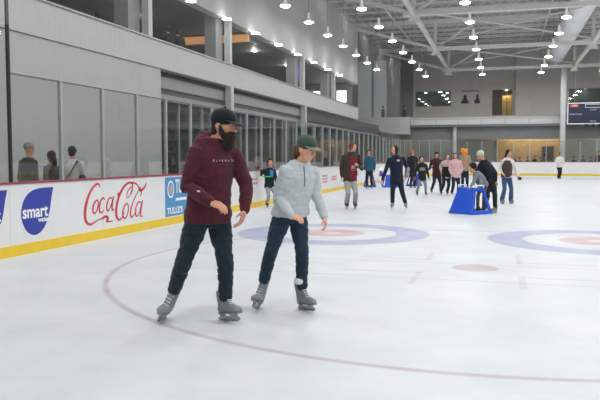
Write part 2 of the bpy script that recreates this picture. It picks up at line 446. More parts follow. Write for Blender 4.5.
# ------------------------------------------------------------------ advertisements on the boards
M_red = mat('ad_red', srgb(200, 45, 60), .4, var=.03); M_adblue = mat('ad_blue', srgb(42, 58, 158), .4, var=.03)
M_adwhite = mat('ad_white', srgb(238, 240, 242), .4, var=.02); M_sky = mat('ad_sky_blue', srgb(70, 140, 190), .4, var=.03)
COKE = [[(10.782,0.922,0.018),(10.762,0.972,0.025),(10.674,0.976,0.025),(10.541,0.901,0.029),(10.42,0.765,0.04),(10.335,0.589,0.05),(10.315,0.44,0.047),(10.363,0.331,0.036),(10.468,0.288,0.025),(10.587,0.31,0.018),(10.725,0.348,0.014),(10.894,0.358,0.014)],[(10.82,0.364,0.014),(10.969,0.383,0.032),(11.037,0.346,0.036),(10.989,0.299,0.025),(11.064,0.286,0.018),(11.2,0.284,0.011)],[(10.698,0.709,0.014),(10.609,0.653,0.025),(10.557,0.552,0.029),(10.581,0.477,0.022),(10.647,0.484,0.018),(10.71,0.566,0.022),(10.729,0.658,0.022),(10.687,0.704,0.014)],[(10.933,0.683,0.018),(10.9,0.729,0.018),(10.82,0.69,0.025),(10.766,0.59,0.029),(10.768,0.493,0.029),(10.835,0.467,0.018),(10.916,0.514,0.011)],[(11.178,0.7,0.014),(11.095,0.711,0.022),(11.017,0.621,0.025),(11.002,0.52,0.029),(11.059,0.484,0.018),(11.138,0.565,0.018),(11.213,0.705,0.018)],[(11.238,0.735,0.022),(11.186,0.594,0.029),(11.183,0.494,0.025),(11.255,0.496,0.014)],[(11.366,0.754,0.032),(11.44,0.777,0.032)],[(11.865,0.735,0.011),(11.919,0.807,0.014),(11.895,0.875,0.014),(11.816,0.858,0.018),(11.723,0.776,0.018),(11.708,0.693,0.014),(11.785,0.706,0.014),(11.894,0.828,0.018),(11.923,0.921,0.022),(11.845,0.965,0.025),(11.702,0.943,0.029),(11.535,0.844,0.036),(11.394,0.678,0.043),(11.321,0.504,0.047),(11.323,0.367,0.043),(11.406,0.288,0.029),(11.519,0.325,0.018),(11.597,0.418,0.014)],[(11.871,0.964,0.022),(12.023,0.945,0.022),(12.136,0.886,0.022),(12.202,0.793,0.022),(12.3,0.81,0.032),(12.414,0.875,0.029),(12.458,0.95,0.011)],[(11.704,0.577,0.014),(11.614,0.533,0.022),(11.547,0.422,0.029),(11.569,0.321,0.025),(11.658,0.306,0.018),(11.738,0.407,0.022),(11.754,0.523,0.022),(11.692,0.584,0.014)],[(12.225,0.868,0.018),(12.092,0.758,0.018),(11.926,0.579,0.022),(11.828,0.4,0.029),(11.852,0.304,0.025),(11.931,0.317,0.018),(12.027,0.385,0.011)],[(12.237,0.556,0.014),(12.141,0.576,0.022),(12.043,0.48,0.025),(12.019,0.351,0.029),(12.079,0.299,0.018),(12.176,0.374,0.018),(12.264,0.555,0.018)],[(12.308,0.601,0.022),(12.233,0.421,0.029),(12.215,0.294,0.025),(12.299,0.287,0.011)],[(12.204,0.856,0.018),(12.257,0.767,0.022),(12.226,0.682,0.011)]]
def crom(P, n=6):
    out = []
    for i in range(len(P)-1):
        p0, p1, p2, p3 = P[max(i-1, 0)], P[i], P[i+1], P[min(i+2, len(P)-1)]
        for k in range(n):
            t = k/n
            out.append(tuple(.5*((2*b)+(c-a)*t+(2*a-5*b+4*c-d)*t*t+(-a+3*b-3*c+d)*t**3) for a, b, c, d in zip(p0, p1, p2, p3)))
    out.append(P[-1]); return out
mb = MB()
for st_ in COKE:
    P = crom(st_); n = len(P); Lf, Rt = [], []
    for i, (y, z, w) in enumerate(P):
        a, b = P[max(i-1, 0)], P[min(i+1, n-1)]
        t = V((0, b[0]-a[0], b[1]-a[1])); t.normalize(); s = V((0, -t.z, t.y))
        c = V((XL, y, z)); Lf.append(c+s*w*.78); Rt.append(c-s*w*.78)
    vs = []; fs = []
    dx = V((.003, 0, 0))
    for i in range(n): vs += [Lf[i], Rt[i], Rt[i]+dx, Lf[i]+dx]
    for i in range(n-1):
        for k in range(4): fs.append((i*4+k, i*4+(k+1) % 4, i*4+4+(k+1) % 4, i*4+4+k))
    fs += [(3, 2, 1, 0), tuple((n-1)*4+k for k in range(4))]
    mb.add(vs, fs)
tag(loc(mb, off).build('script_lettering', M_red, rb), 'red flowing script lettering on the white board')
drop = [(9.46, .98), (9.10, .975), (8.88, .92), (8.74, .80), (8.68, .62), (8.71, .47), (8.80, .34), (8.94, .27), (9.08, .28), (9.21, .36), (9.31, .50), (9.37, .66), (9.41, .82), (9.46, .98)]
for dy in (0, -1.07, -2.14):
    P = crom([(a+dy, b, 0) for a, b in drop], 4)[:-1]
    w = loc(MB().prism([(XL, y, z) for y, z, _ in P], (.003, 0, 0)), off).build('drop_logo', M_adblue, rb)
    text_obj('logo_text', 'smart', .27, M_adwhite, w, T(off+V((XL+.005, 9.005+dy, .62)))@WALLM, sx=.96, offset=.006)
    text_obj('logo_text', 'water', .10, M_adwhite, w, T(off+V((XL+.005, 9.20+dy, .49)))@WALLM, sx=1.1, offset=.003)
bn = loc(MB().box(XL, XL+.003, 13.26, 15.9, .18, 1.02), off).build('blue_banner', M_sky, rb)
loc(MB().loft([((XL+.003, 13.52, .76), (0, .15, 0), (0, 0, .19)), ((XL+.006, 13.52, .76), (0, .15, 0), (0, 0, .19))], 24), off).build('badge', M_adwhite, bn)
loc(MB().loft([((XL+.006, 13.52, .76), (0, .115, 0), (0, 0, .15)), ((XL+.008, 13.52, .76), (0, .115, 0), (0, 0, .15))], 24), off).build('badge_ring', M_sky, bn)
loc(MB().loft([((XL+.008, 13.52, .76), (0, .07, 0), (0, 0, .11)), ((XL+.010, 13.52, .76), (0, .07, 0), (0, 0, .11))], 24), off).build('badge_centre', mat('ad_tan', srgb(190, 160, 150)), bn)
text_obj('banner_text', "TULLE'S", .42, M_adwhite, bn, T(off+V((XL+.005, 13.74, .80)))@WALLM, align='LEFT', offset=.008, sx=.6)
text_obj('banner_text', "TULLE'S", .19, M_adwhite, bn, T(off+V((XL+.005, 13.34, .29)))@WALLM, align='LEFT', offset=.005, sx=1.15)
loc(MB().box(XL+.003, XL+.005, 13.75, 15.6, .50, .56), off).build('banner_stripe', M_adwhite, bn)
M_pink = mat('ad_pink', srgb(205, 120, 130), .4, var=.1)
for y, s, t in ((18.5, .2, 'ICE'), (20.6, .24, 'SKATE'), (27.3, .4, 'DRINK'), (29.2, .3, 'ICE')):
    pass
for y0, zz in ((18.15, .82), (18.15, .70), (26.6, .70), (26.6, .58), (26.6, .46), (28.2, .62), (28.2, .52)):
    mb = MB()
    for k in range(6): mb.box(XL, XL+.003, y0+.15*k, y0+.15*k+.11, zz-.035, zz+.035)
    loc(mb, off).build('faded_lettering', M_pink, rb)

# ------------------------------------------------------------------ safety netting over the left boards
mb = MB()
def cord(p, q, w=.0006): mb.bar(p, q, w*2)
y = 4.6
while y < 48.5:
    cord((XL-.05, y, 3.38 if y < 8.54 else 2.70), (XL-.05, y, 8.35), .0007); y += .045
z = 2.75
while z < 8.35:
    cord((XL-.05, 4.6 if z > 3.36 else 8.45, z), (XL-.05, 48.5, z)); z += .045
n0 = mb.build('safety_netting', M_net); tag(n0, 'fine square mesh netting hung above the left rink glass', 'netting', kind='stuff')
o = MB().tube([(XL-.05, 4.6, 8.37), (XL-.05, 48.5, 8.37)], .02, 8).build('netting_cable', M_net); tag(o, 'thin cable carrying the netting above the left boards', 'cable')
o = MB().tube([(XL-.05, 8.54, 3.36), (XL-.05, 8.54, 8.4)], .028, 10).build('netting_pole', mat('pole_grey', srgb(84, 88, 88), .5)); tag(o, 'slim dark pole rising from the glass at the far left', 'pole')

# ------------------------------------------------------------------ roof steel
def bent(y, label):
    t = empty('roof_truss', (5.2, y, 8.35), label=label, cat='roof truss', group='steel trusses under the roof')
    L_ = -9.95-5.2
    mb = MB().bar((-9.5, 0, .11), (11.3+5, 0, .11), .24, .22); mb.build('bottom_chord', M_steel, t)
    MB().bar((L_, 0, 1.85), (18.6, 0, 1.85), .2, .26).build('top_chord', M_steel, t)
    MB().bar((-9.5, 0, .12), (L_, 0, 1.75), .16, .18).build('sloping_chord', M_steel, t)
    for x in (-9.5, 0, 9.5):
        MB().box(x-.5, x+.5, -.14, .14, -.02, .26).build('gusset_plate', M_steel, t)
        MB().box(x-.1, x+.1, -.1, .1, .22, 1.75).build('post', M_steel, t)
        if x: 
            for s in (-1, 1):
                if x < 0 and s < 0: continue
                MB().bar((x+s*.1, 0, .2), (x+s*2.6, 0, 1.75), .12, .12).build('diagonal', M_steel, t)
        MB().prism([(x-.3, -.02, -.30), (x+.3, -.02, -.30), (x+.12, -.02, 0), (x-.12, -.02, 0)], (0, .04, 0)).build('hanger_plate', M_steel, t)
    return t
for k, (y, lb) in enumerate(((11.5, 'cream steel roof truss nearest the camera overhead'), (23.0, 'cream steel roof truss second from the camera overhead'), (34.6, 'cream steel roof truss highest in the picture, nearest in view'),
              (46.1, 'cream steel roof truss in the middle, between the nearest and farthest'), (57.6, 'farthest cream steel roof truss, lowest in the picture'))):
    bent(y, lb)
for x, lb in ((-4.3, 'long cream beam crossing the trusses left of the middle'), (5.2, 'long cream beam crossing the trusses below the white duct'), (14.7, 'long cream beam crossing the trusses at the right')):
    tag(MB().bar((x, 11, 8.48), (x, 62, 8.48), .2, .2).build('roof_beam', M_steel), lb, 'beam', 'lengthwise roof beams')
for i, (y0, y1) in enumerate(((34.6, 46.1), (46.1, 57.6))):
    for s in (0, 1):
        a, b = (-4.3, y0+.3, 8.64), (5.2, y1-.3, 8.64)
        if s: a, b = (-4.3, y1-.3, 8.74), (5.2, y0+.3, 8.74)
        tag(MB().bar(a, b, .07, .07).build('brace_rod', M_steel), 'thin diagonal brace rod between the '+('nearer' if i == 0 else 'farther')+' pair of trusses, '+('falling' if s else 'rising')+' away from the camera', 'brace', 'diagonal roof braces')
# purlins: open web joists
mb = MB(); x0, x1 = -15, 14.6; mb.box(x0, x1, -.04, .04, .42, .5); mb.box(x0, x1, -.035, .035, 0, .06); x = x0; s = 0
while x < x1-.4:
    mb.bar((x, 0, .04 if s else .44), (x+.5, 0, .44 if s else .04), .035); x += .5; s = 1-s
j0 = mb.build('roof_joist', M_steel, origin=0)
tag(j0, 'light open web joist running across under the roof deck', 'joist', 'open web joists under the roof deck')
js = [12+1.85*k for k in range(28)]
j0.location = (5, js[0], 10.4)
for y in js[1:]:
    c = j0.copy(); COL.objects.link(c); c.location = (5, y, 10.4)
for x, lb in ((-6.6, 'thin conduit pipe over the left lamp row'), (-1.8, 'thin conduit pipe over the middle lamp row'), (2.9, 'thin conduit pipe over the right lamp row')):
    tag(MB().tube([(x-.3, 12, 10.3), (x-.3, 63, 10.3)], .05, 8).build('conduit_pipe', M_steel), lb, 'pipe', 'conduit pipes')
# duct
t = empty('air_duct', (3.9, 40, 9.45), label='fat white round air duct hanging under the roof at upper right', cat='duct')
for a, b in ((-22, 1.2), (2.0, 19)):
    mb = MB(); n = max(2, int((b-a)/1.2)); pts = []; rr = []
    for k in range(n+1):
        pts.append((0, a+(b-a)*k/n, 0)); rr.append(.66)
    pts = [(0, a-.22, 0), (0, a-.08, 0)]+pts+[(0, b+.08, 0), (0, b+.22, 0)]; rr = [.3, .55]+rr+[.55, .3]
    mb.tube(pts, rr, 28).build('duct_section', M_duct, t, smooth=True)
MB().tube([(0, .9, 0), (0, 2.3, 0)], .5, 20).build('duct_collar', M_alu, t)

# ------------------------------------------------------------------ lamps
def pendant(x, y, z, rodtop, power, size=.5):
    t = empty('pendant_lamp', (x, y, z))
    MB().tube([(0, 0, .5), (0, 0, rodtop-z)], .018, 8).build('rod', M_alu, t)
    MB().tube([(0, 0, .06), (0, 0, .12), (0, 0, .2), (0, 0, .5)], [.22, .20, .07, .05], 20).build('lamp_housing', M_lamp, t, smooth=True)
    MB().tube([(0, 0, .06), (0, 0, .03), (0, 0, .0)], [.215, .21, .14], 24).build('lens', M_lens, t, smooth=True)
    if power:
        l = bpy.data.lights.new('lamp', 'AREA'); l.shape = 'DISK'; l.size = size; l.energy = power; l.color = (.98, .99, 1); l.spread = PI
        lo = bpy.data.objects.new('lamp', l); COL.objects.link(lo); lo.parent = t; lo.location = (0, 0, -.03)
    return t
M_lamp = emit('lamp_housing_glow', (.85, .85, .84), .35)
POWER = 76
RA = [26.6+3.8*k for k in range(9)]
RM = [30.7+4.45*k for k in range(-8, 7)]
def near(k, n): return ['first', 'second', 'third', 'fourth', 'fifth', 'sixth', 'seventh', 'eighth', 'ninth', 'tenth', 'eleventh', 'twelfth', 'thirteenth', 'fourteenth', 'fifteenth', 'sixteenth'][k]
proto = pendant(-6.1, RM[0], 7.95, 10.9, POWER)
first = True
for x, nm in ((-6.1, 'leftmost row over the ice'), (-1.64, 'row left of the duct'), (2.77, 'row along the duct'), (7.2, 'row right of the duct'), (11.7, 'row before the right boards'), (16.2, 'row over the right boards')):
    for k, y in enumerate(RM):
        o = proto if first else copy_tree(proto); first = False
        o.location = (x, y, 7.95)
        tag(o, ('lit pendant lamp, %s down from the top of the picture, %s' % (near(k-8, 15), nm)) if k >= 8 else ('lit pendant lamp overhead before the picture, %s from the camera, %s' % (near(k, 15), nm)), 'lamp', 'pendant lamps over the ice')
for k, y in enumerate(RA[:7]):
    o = copy_tree(protoA) if k else pendant(-8.95, y, 7.8, 10.9, 0)
    if not k: protoA = o
    o.location = (-8.95, 32.2+3.72*(k-1), 7.8)
    tag(o, 'lit pendant lamp before the grey upper wall, %s from the left' % near(k, 8), 'lamp', 'pendant lamps beside the left upper wall')
d0 = None
for k in range(8):
    y = 20.97+3.07*(k-0)
    if d0 is None:
        d0 = empty('soffit_lamp', (-9.8, y, 6.5)); MB().tube([(0, 0, .04), (0, 0, 0)], [.14, .17], 16).build('lens', M_lens, d0); MB().box(-.2, -.16, -.03, .03, 0, .12).build('bracket', M_alu, d0)
        MB().tube([(-.17, 0, .08), (0, 0, .06), (0, 0, .041)], [.02, .02, .1], 10).build('lamp_housing', M_lamp, d0); o = d0
    else: o = copy_tree(d0)
    o.location = (-9.8, y, 6.5)
    tag(o, 'small lamp on the lower edge of the upper left wall, %s from the left' % near(k, 9), 'lamp', 'small lamps along the balcony opening')
def downlights(name, pts, z, label, group, power=0, col=(1, .95, .85)):
    p0 = None
    for i, (x, y) in enumerate(pts):
        if p0 is None:
            p0 = MB().tube([(0, 0, 0), (0, 0, -.03)], [.13, .11], 14).build(name, M_down, origin=0); o = p0
        else: o = p0.copy(); COL.objects.link(o)
        o.location = (x, y, z); tag(o, label, 'ceiling light', group)
        if power:
            l = bpy.data.lights.new('glow', 'POINT'); l.energy = power; l.color = col; l.shadow_soft_size = .1
            lo = bpy.data.objects.new('glow', l); COL.objects.link(lo); lo.parent = o; lo.location = (0, 0, -.2)
downlights('ceiling_downlight', [(-12.6, 16), (-12.4, 20.5), (-13.4, 23.5), (-12.5, 29), (-12, 33), (-12, 38.5)], 6.75, 'small round downlight in the dark upper lounge ceiling', 'downlights of the upper lounge', 22)
downlights('ceiling_downlight', [(-12, 22), (-12.3, 27), (-12, 33), (-12, 39), (-12, 45), (-12, 52)], 4.0, 'small round downlight behind the storefront glass', 'downlights of the storefront lobby', 45)
downlights('ceiling_downlight', [(.6, 61.7), (2.2, 61.7), (3.8, 61.7)], 3.97, 'warm downlight by the tan lobby wall at the far end', 'warm downlights of the far lobby', 60, (1, .82, .55))
downlights('ceiling_downlight', [(-6.9, 65.3), (-5.6, 65.0), (-5.0, 65.8), (6.0, 64.6), (6.8, 64.9)], 7.39, 'small bright light seen through an upper window of the far wall', 'lights behind the upper far windows', 4)
downlights('ceiling_downlight', [(.25, 64.7)], 7.38, 'light over the amber doorway upstairs', 'light over the amber door', 22, (1, .8, .45))
downlights('ceiling_downlight', [(-9, 61.5), (-5.5, 61.5), (8, 61.5), (12, 61.5)], 3.97, 'pale downlight under the far mezzanine', 'downlights under the far mezzanine', 60)
# upper lounge furniture: wood panel with the light on it put in as emission, bright windows, blue screen
t = empty('lit_wood_panel', (-11.9, 27.9, 6.29), label='long amber wood panel under the lounge ceiling, lamplight put in as glow', cat='wood panel')
MB().box(-1.5, 1.5, -.1, .1, .05, .34).build('wood_front', emit('amber_wood_glow', srgb(218, 158, 104), .55), t)
MB().box(-1.5, 1.5, .1, .3, 0, .455).build('backing', M_dark, t)
bw = empty('window_6', (-12.0, 48.9, 5.35), kind='structure')
MB().box(-1.5, 1.6, 0, .05, -.1, 1.3).build('window_frame', M_alu, bw)
for a, b in ((-1.25, -.75), (-.7, -.25), (.5, 1.2)): MB().box(a, b, -.03, 0, .02, .85).build('pane', M_bright, bw)
t = empty('blue_screen', (-11.2, 36.9, 5.7), label='small glowing blue screen hanging in the upper left lounge', cat='screen')
MB().box(-.35, .35, 0, .1, 0, .8).build('display', M_blue_sign, t); MB().box(-.04, .04, .03, .07, .8, 1.05).build('hanger', M_alu, t)
# ================================================================== people
SK = mat('skin', srgb(205, 150, 125), .5, var=.05, scale=20, spec=.3)
SKD = mat('skin_brown', srgb(130, 88, 68), .5, var=.05, scale=20, spec=.3)
def cloth(name, rgb, var=.08, scale=14, sheen=.15): return mat(name, srgb(*rgb), .85, var=var, scale=scale, spec=.2, sheen=sheen)
M_blade = mat('skate_steel', srgb(150, 155, 160), .25, .9)
M_lace = mat('lace_white', srgb(225, 225, 225), .7)

def ik(a, b, l1, l2, hint):
    a, b = V(a), V(b); d = b-a; L = d.length; L2 = min(L, (l1+l2)*.999); u = d.normalized()
    x = (l1*l1-l2*l2+L2*L2)/(2*L2); h = math.sqrt(max(0, l1*l1-x*x))
    hp = V(hint)-u*V(hint).dot(u)
    if hp.length < 1e-5: hp = V((0, 0, 1))
    return a+u*x*(L/L2)+hp.normalized()*h

def hand(mb, w, d, n, k, curl=.5, side=1, thumb_in=None):
    """palm and five fingers: w wrist, d pointing direction, n the way the palm faces, side +-1 where the thumb is"""
    d = V(d).normalized(); n = V(n); n = (n-d*n.dot(d)).normalized(); s = d.cross(n)*side
    mb.ell(w+d*.045*k, s*.040*k, n*.017*k, d*.058*k, 14, 8)
    mb.tube([w-d*.02*k, w+d*.015*k], [.026*k, .028*k], 10)
    mb.ell(w+d*.07*k, s*.040*k, n*.014*k, d*.028*k, 12, 7)
    for i, (off, ln) in enumerate(((.029, .068), (.010, .078), (-.010, .073), (-.028, .056))):
        p = w+d*(.083-.006*abs(i-1))*k+s*off*k; dirc = d.copy(); pts = [p-d*.02*k]
        for j, f in enumerate((.45, .32, .25)):
            ang = curl*(.55, .9, .8)[j]
            ax = s*side
            dirc = (Matrix.Rotation(ang, 3, ax if True else s)@dirc) if (Matrix.Rotation(.1, 3, ax)@d).dot(n) > 0 else (Matrix.Rotation(-ang, 3, ax)@dirc)
            pts.append(p.copy()); p = p+dirc*ln*f*k
        pts.append(p)
        mb.limb(pts, [.0092*k, .0095*k, .0088*k, .0082*k, .0068*k][:len(pts)], 8)
    tb = w+d*.02*k+s*.028*k
    t1 = tb+(d*.6+s*.7+n*.35).normalized()*.042*k; t2 = t1+(d*.9+s*.1+n*.5).normalized()*.034*k
    mb.limb([tb, t1, t2], [.0135*k, .0115*k, .0085*k], 8)

def head_geo(mb, c, f, u, k, detail=True):
    F = V(f).normalized(); U = V(u); U = (U-F*U.dot(F)).normalized(); R = F.cross(U); c = V(c)
    mb.ell(c+U*.022*k-F*.008*k, R*.076*k, F*.097*k, U*.100*k, 20, 12)
    mb.ell(c-U*.045*k+F*.025*k, R*.056*k, F*.062*k, U*.070*k, 16, 9)
    mb.ell(c-U*.092*k+F*.058*k, R*.026*k, F*.022*k, U*.022*k, 10, 6)
    if detail:
        mb.tube([c+F*.083*k+U*.02*k, c+F*.116*k-U*.022*k, c+F*.088*k-U*.032*k], [.011*k, .018*k, .013*k], 8)
        mb.ell(c+F*.083*k+U*.035*k, R*.05*k, F*.012*k, U*.011*k, 12, 6)
        mb.ell(c+F*.082*k-U*.055*k, R*.024*k, F*.010*k, U*.006*k, 10, 6); mb.ell(c+F*.080*k-U*.066*k, R*.020*k, F*.010*k, U*.007*k, 10, 6)
        for s in (-1, 1):
            mb.ell(c+R*s*.078*k-F*.008*k-U*.004*k, R*.008*k, F*.018*k, U*.030*k, 10, 7)
            mb.ell(c+R*s*.045*k+F*.06*k-U*.012*k, R*.022*k, F*.018*k, U*.016*k, 10, 6)
    else: mb.ell(c+F*.098*k-U*.015*k, R*.014*k, F*.018*k, U*.022*k, 8, 5)
    return F, U, R

def skate(root, ank, con, toe, k, mb_, mu, ms, laces=True, voxel=.012, cuff=.10):
    """ankle point, blade contact point, toe direction, boot / upper / sole materials"""
    U = (V(ank)-V(con)); H = U.length; U.normalize(); Fd = V(toe); Fd = Fd-V((0, 0, 1))*Fd.z; Fd.normalize()
    Fv = (Fd-U*Fd.dot(U)).normalized(); S = Fv.cross(U)
    s = k
    def P(f, u, w=0): return V(con)+Fv*f*s+U*u*s+S*w*s
    hh = H/s
    mb = MB(); sole = .070
    secs = [(-.085, .030, .034), (-.06, .038, .045), (0, .040, .050), (.06, .044, .044), (.11, .048, .036), (.155, .044, .030), (.185, .026, .02)]
    mb.loft([(P(f, sole+h), S*w*s, U*h*s) for f, w, h in secs], 16)
    mb.limb([P(-.04, sole+.04), P(-.035, hh-.02), P(-.035, hh+cuff*.6)], [.045*s, .047*s, .053*s], 14)
    mb.loft([(P(-.02, sole+.03), S*.042*s, Fv*.062*s), (P(-.02, hh), S*.045*s, Fv*.058*s), (P(-.030, hh+cuff), S*.052*s, Fv*.062*s)], 16)
    mb.tube([P(.05, sole+.06), P(.01, hh+.03)], [.035*s, .035*s], 12)
    b = mb.build('ice_skate', mb_, root, voxel=voxel, sm=2)
    # holder and blade
    h = MB(); h.loft([(P(-.06, sole+.004), Fv*.045*s, S*.026*s), (P(-.055, .036), Fv*.026*s, S*.008*s)], 10)
    h.loft([(P(.10, sole+.004), Fv*.055*s, S*.030*s), (P(.095, .036), Fv*.03*s, S*.008*s)], 10)
    h.bar(P(-.085, .036), P(.15, .036), .014*s, .02*s)
    h.loft([(P(-.085, sole), S*.03*s, U*.008*s), (P(.05, sole), S*.044*s, U*.008*s), (P(.18, sole+.004), S*.03*s, U*.008*s)], 12)
    h.build('blade_holder', ms, b)
    out = [P(f, u, -.002) for f, u in ((-.115, .034), (-.115, .010), (-.095, .001), (0.03, 0), (.14, .002), (.175, .018), (.17, .036))]
    MB().prism(out, S*.004*s).build('blade', M_blade, b)
    if laces:
        L = MB()
        for i in range(6):
            t = i/5; c0 = P(.088-.062*t, sole+.078+.1*t*(hh+.02-sole)/.12*.8); L.bar(c0-S*.026*s, c0+S*.026*s+U*.006*s, .006*s)
        L.build('laces', M_lace if ms is not None else ms, b)
    return b

def person(px, py, sp, label, H=1.75, cf=(0, -1), top=None, legs=None, skin=None, boots=None, hf=None, vox=.018, group=None,
           name='person', top_name='jacket', leg_name='trousers', hair=None, hair_len=0, hat=None, hat_kind='beanie', hs=1., build=1., flare=0,
           on_ice=True, base=None, sit=False, hands=True, fold=0, bootup=None, cat='person', hood=False, bag=None, laces=False, gz=0):
    if base is None:
        G, Z = ground(px, py)
    else:
        G = V(base); Z = (G-V((0, 0, CAM_H))).dot(CF); gz = G.z
    m = Z/F_PX*1.0; root = empty(name, (G.x, G.y, gz), YAW, label=label, cat=cat, group=group)
    if base is not None:
        # photo pixel of the base point
        d = G-V((0, 0, CAM_H)); px = 300+F_PX*d.dot(CR)/Z; py = 157-(G.z-CAM_H)*F_PX/Z
    k = H/1.78; J = {}
    cfx = V((cf[0], cf[1], 0)).normalized(); S = V((-cfx.y, cfx.x, 0))
    if S.x < 0: S = -S
    def g(key, default):
        if key in sp:
            q = sp[key]; return V(((q[0]-px)*m, q[2] if len(q) > 2 else default.y, (py-q[1])*m))
        return default
    hp = g('hp', V((0, 0, .50*H))); nk = g('nk', hp+V((0, 0, .325*H)))
    tr = nk-hp
    hd = g('hd', nk+V((0, 0, .115*H*hs))+cfx*.03*k)
    sa = g('sa', nk-S*.105*H*build-V((0, 0, .036*H))); sb = g('sb', nk+S*.105*H*build-V((0, 0, .036*H)))
    pa = g('pa', hp-S*.048*H); pb = g('pb', hp+S*.048*H)
    fa = g('fa', V((-.06*H, pa.y, .075*k))); fb = g('fb', V((.06*H, pb.y, .075*k)))
    wa = g('wa', sa-S*.035*H-V((0, 0, .30*H))+cfx*.05); wb = g('wb', sb+S*.04*H-V((0, 0, .30*H))+cfx*.05)
    ea = g('ea', ik(sa, wa, .165*H, .145*H, -cfx-S*.5)); eb = g('eb', ik(sb, wb, .165*H, .145*H, -cfx+S*.5))
    ka = g('ka', ik(pa, fa, .235*H, .215*H, cfx)); kb = g('kb', ik(pb, fb, .235*H, .215*H, cfx))
    hfv = V(hf) if hf else cfx
    hips = (pb-pa).normalized(); sh = (sb-sa).normalized()
    def torso(mb, off, t0=-.18, t1=1., extra=1.):
        prof = [(-.20, .150, .100), (-.1, .168, .115), (.02, .170, .118), (.2, .155, .110), (.4, .152, .112), (.6, .166, .120), (.8, .180, .118), (.92, .165, .098), (1.0, .105, .075)]
        secs = []
        for t, w, d in prof:
            if t < t0-1e-6: continue
            c = hp.lerp(nk, t) if t > 0 else hp+tr*t
            A = hips.lerp(sh, max(0, min(1, t))).normalized(); D = A.cross(tr.normalized()).normalized()
            secs.append((c, A*(w*build*k+off), D*(d*build*extra*k+off)))
        mb.loft(secs, 18)
    # body, one continuous surface
    b = MB(); torso(b, -.012)
    for s_, e_, w_ in ((sa, ea, wa), (sb, eb, wb)):
        b.limb([nk.lerp(s_, .5)-V((0, 0, .03*k)), s_, s_.lerp(e_, .5), e_, e_.lerp(w_, .35), w_], [.06*k*build, .054*k*build, .046*k*build, .036*k, .038*k, .026*k])
    for p_, k_, f_ in ((pa, ka, fa), (pb, kb, fb)):
        b.limb([p_, p_.lerp(k_, .4), k_, k_.lerp(f_, .35), f_], [.078*k, .072*k, .050*k, .048*k, .034*k])
    b.tube([nk-V((0, 0, .05*k)), nk+(hd-nk)*.15, hd-V((0, 0, .05*k*hs))], [.066*k, .055*k, .052*k*hs], 14)
    hk = k*hs*(sp.get('hk', 1)) if H > 1.5 else .93*hs
    F_, U_, R_ = head_geo(b, hd, hfv, (tr.normalized()+V((0, 0, 2))), hk, vox < .03)
    if hands:
        for w_, e_, key, sd in ((wa, ea, 'ha', 1), (wb, eb, 'hb', -1)):
            spec_ = sp.get(key, {})
            d_ = V(spec_.get('d', tuple((w_-e_).normalized()))); n_ = V(spec_.get('n', (-sd*-1*S.x*.9+cfx.x*.2, .3*cfx.y, 0)))
            hand(b, w_, d_, n_, k*spec_.get('s', 1.0), spec_.get('curl', .55), spec_.get('side', sd))
    b.build('body', skin or SK, root, voxel=min(vox, .014) if vox < .03 else .02, sm=1 if vox > .012 else 2)
    # trousers
    if legs:
        q = MB(); torso(q, .004, t0=-.2) if False else None
        secs = []
        for t, w, d in ((-.16, .14, .10), (-.05, .168, .118), (.06, .170, .120), (.17, .158, .115)):
            c = hp+tr*t; D = hips.cross(tr.normalized()).normalized()
            secs.append((c, hips*(w*build*k+.004), D*(d*build*k+.004)))
        q.loft(secs, 18)
        for p_, k_, f_ in ((pa, ka, fa), (pb, kb, fb)):
            e = f_+(f_-k_).normalized()*(.0 if not flare else .02)
            q.limb([p_, p_.lerp(k_, .35), p_.lerp(k_, .75), k_, k_.lerp(f_, .4), e+(k_-f_).normalized()*.045*k], [.092*k*build, .090*k*build, .074*k, .069*k, .064*k+flare*.4, .056*k+flare])
        q.build(leg_name, legs, root, voxel=vox, sm=3, fold=fold, foldscale=(8, 8, 14))
    # top
    if top:
        q = MB(); tl = sp.get('hem', -.12)
        prof_t = tl
        secs = []
        for t, w, d in ((tl, .168, .122), (tl+.06, .176, .128), (.05, .172, .126), (.2, .162, .120), (.4, .162, .122), (.6, .174, .130), (.8, .180, .124), (.92, .142, .102), (1.04, .086, .078)):
            c = hp+tr*t if t < 0 else hp.lerp(nk, t)+(tr*(t-1) if t > 1 else V((0, 0, 0)))
            A = hips.lerp(sh, max(0, min(1, t))).normalized(); D = A.cross(tr.normalized()).normalized()
            o_ = .014+.006*(t < .1)
            secs.append((c, A*(w*build*k+o_), D*(d*build*k+o_)))
        q.loft(secs, 20)
        for s_, e_, w_ in ((sa, ea, wa), (sb, eb, wb)):
            c_ = w_+(e_-w_).normalized()*.012
            q.limb([nk.lerp(s_, .45)-V((0, 0, .035*k)), s_, s_.lerp(e_, .5), e_, e_.lerp(w_, .55), c_], [.075*k*build, .072*k*build, .064*k*build, .056*k*build, .050*k*build, .038*k*build])
        if hood:
            q.tube([nk-V((0, 0, .04*k)), nk+V((0, 0, .055*k))+cfx*.03*k], [.13*k, .082*k], 18); q.limb([sa-V((0, 0, .01*k)), nk-S*.10*k+V((0, 0, .0*k)), nk-cfx*.07*k-S*.05*k+V((0, 0, .05*k)), nk-cfx*.07*k+S*.05*k+V((0, 0, .05*k)), nk+S*.10*k, sb-V((0, 0, .01*k))], [.055*k, .065*k, .066*k, .066*k, .065*k, .055*k])
            q.tube([nk+V((0, 0, .0)), nk+V((0, 0, .05*k))], [.10*k, .072*k], 16)
        tobj = q.build(top_name, top, root, voxel=vox, sm=3, fold=fold, foldscale=(7, 7, 11))
    else: tobj = None
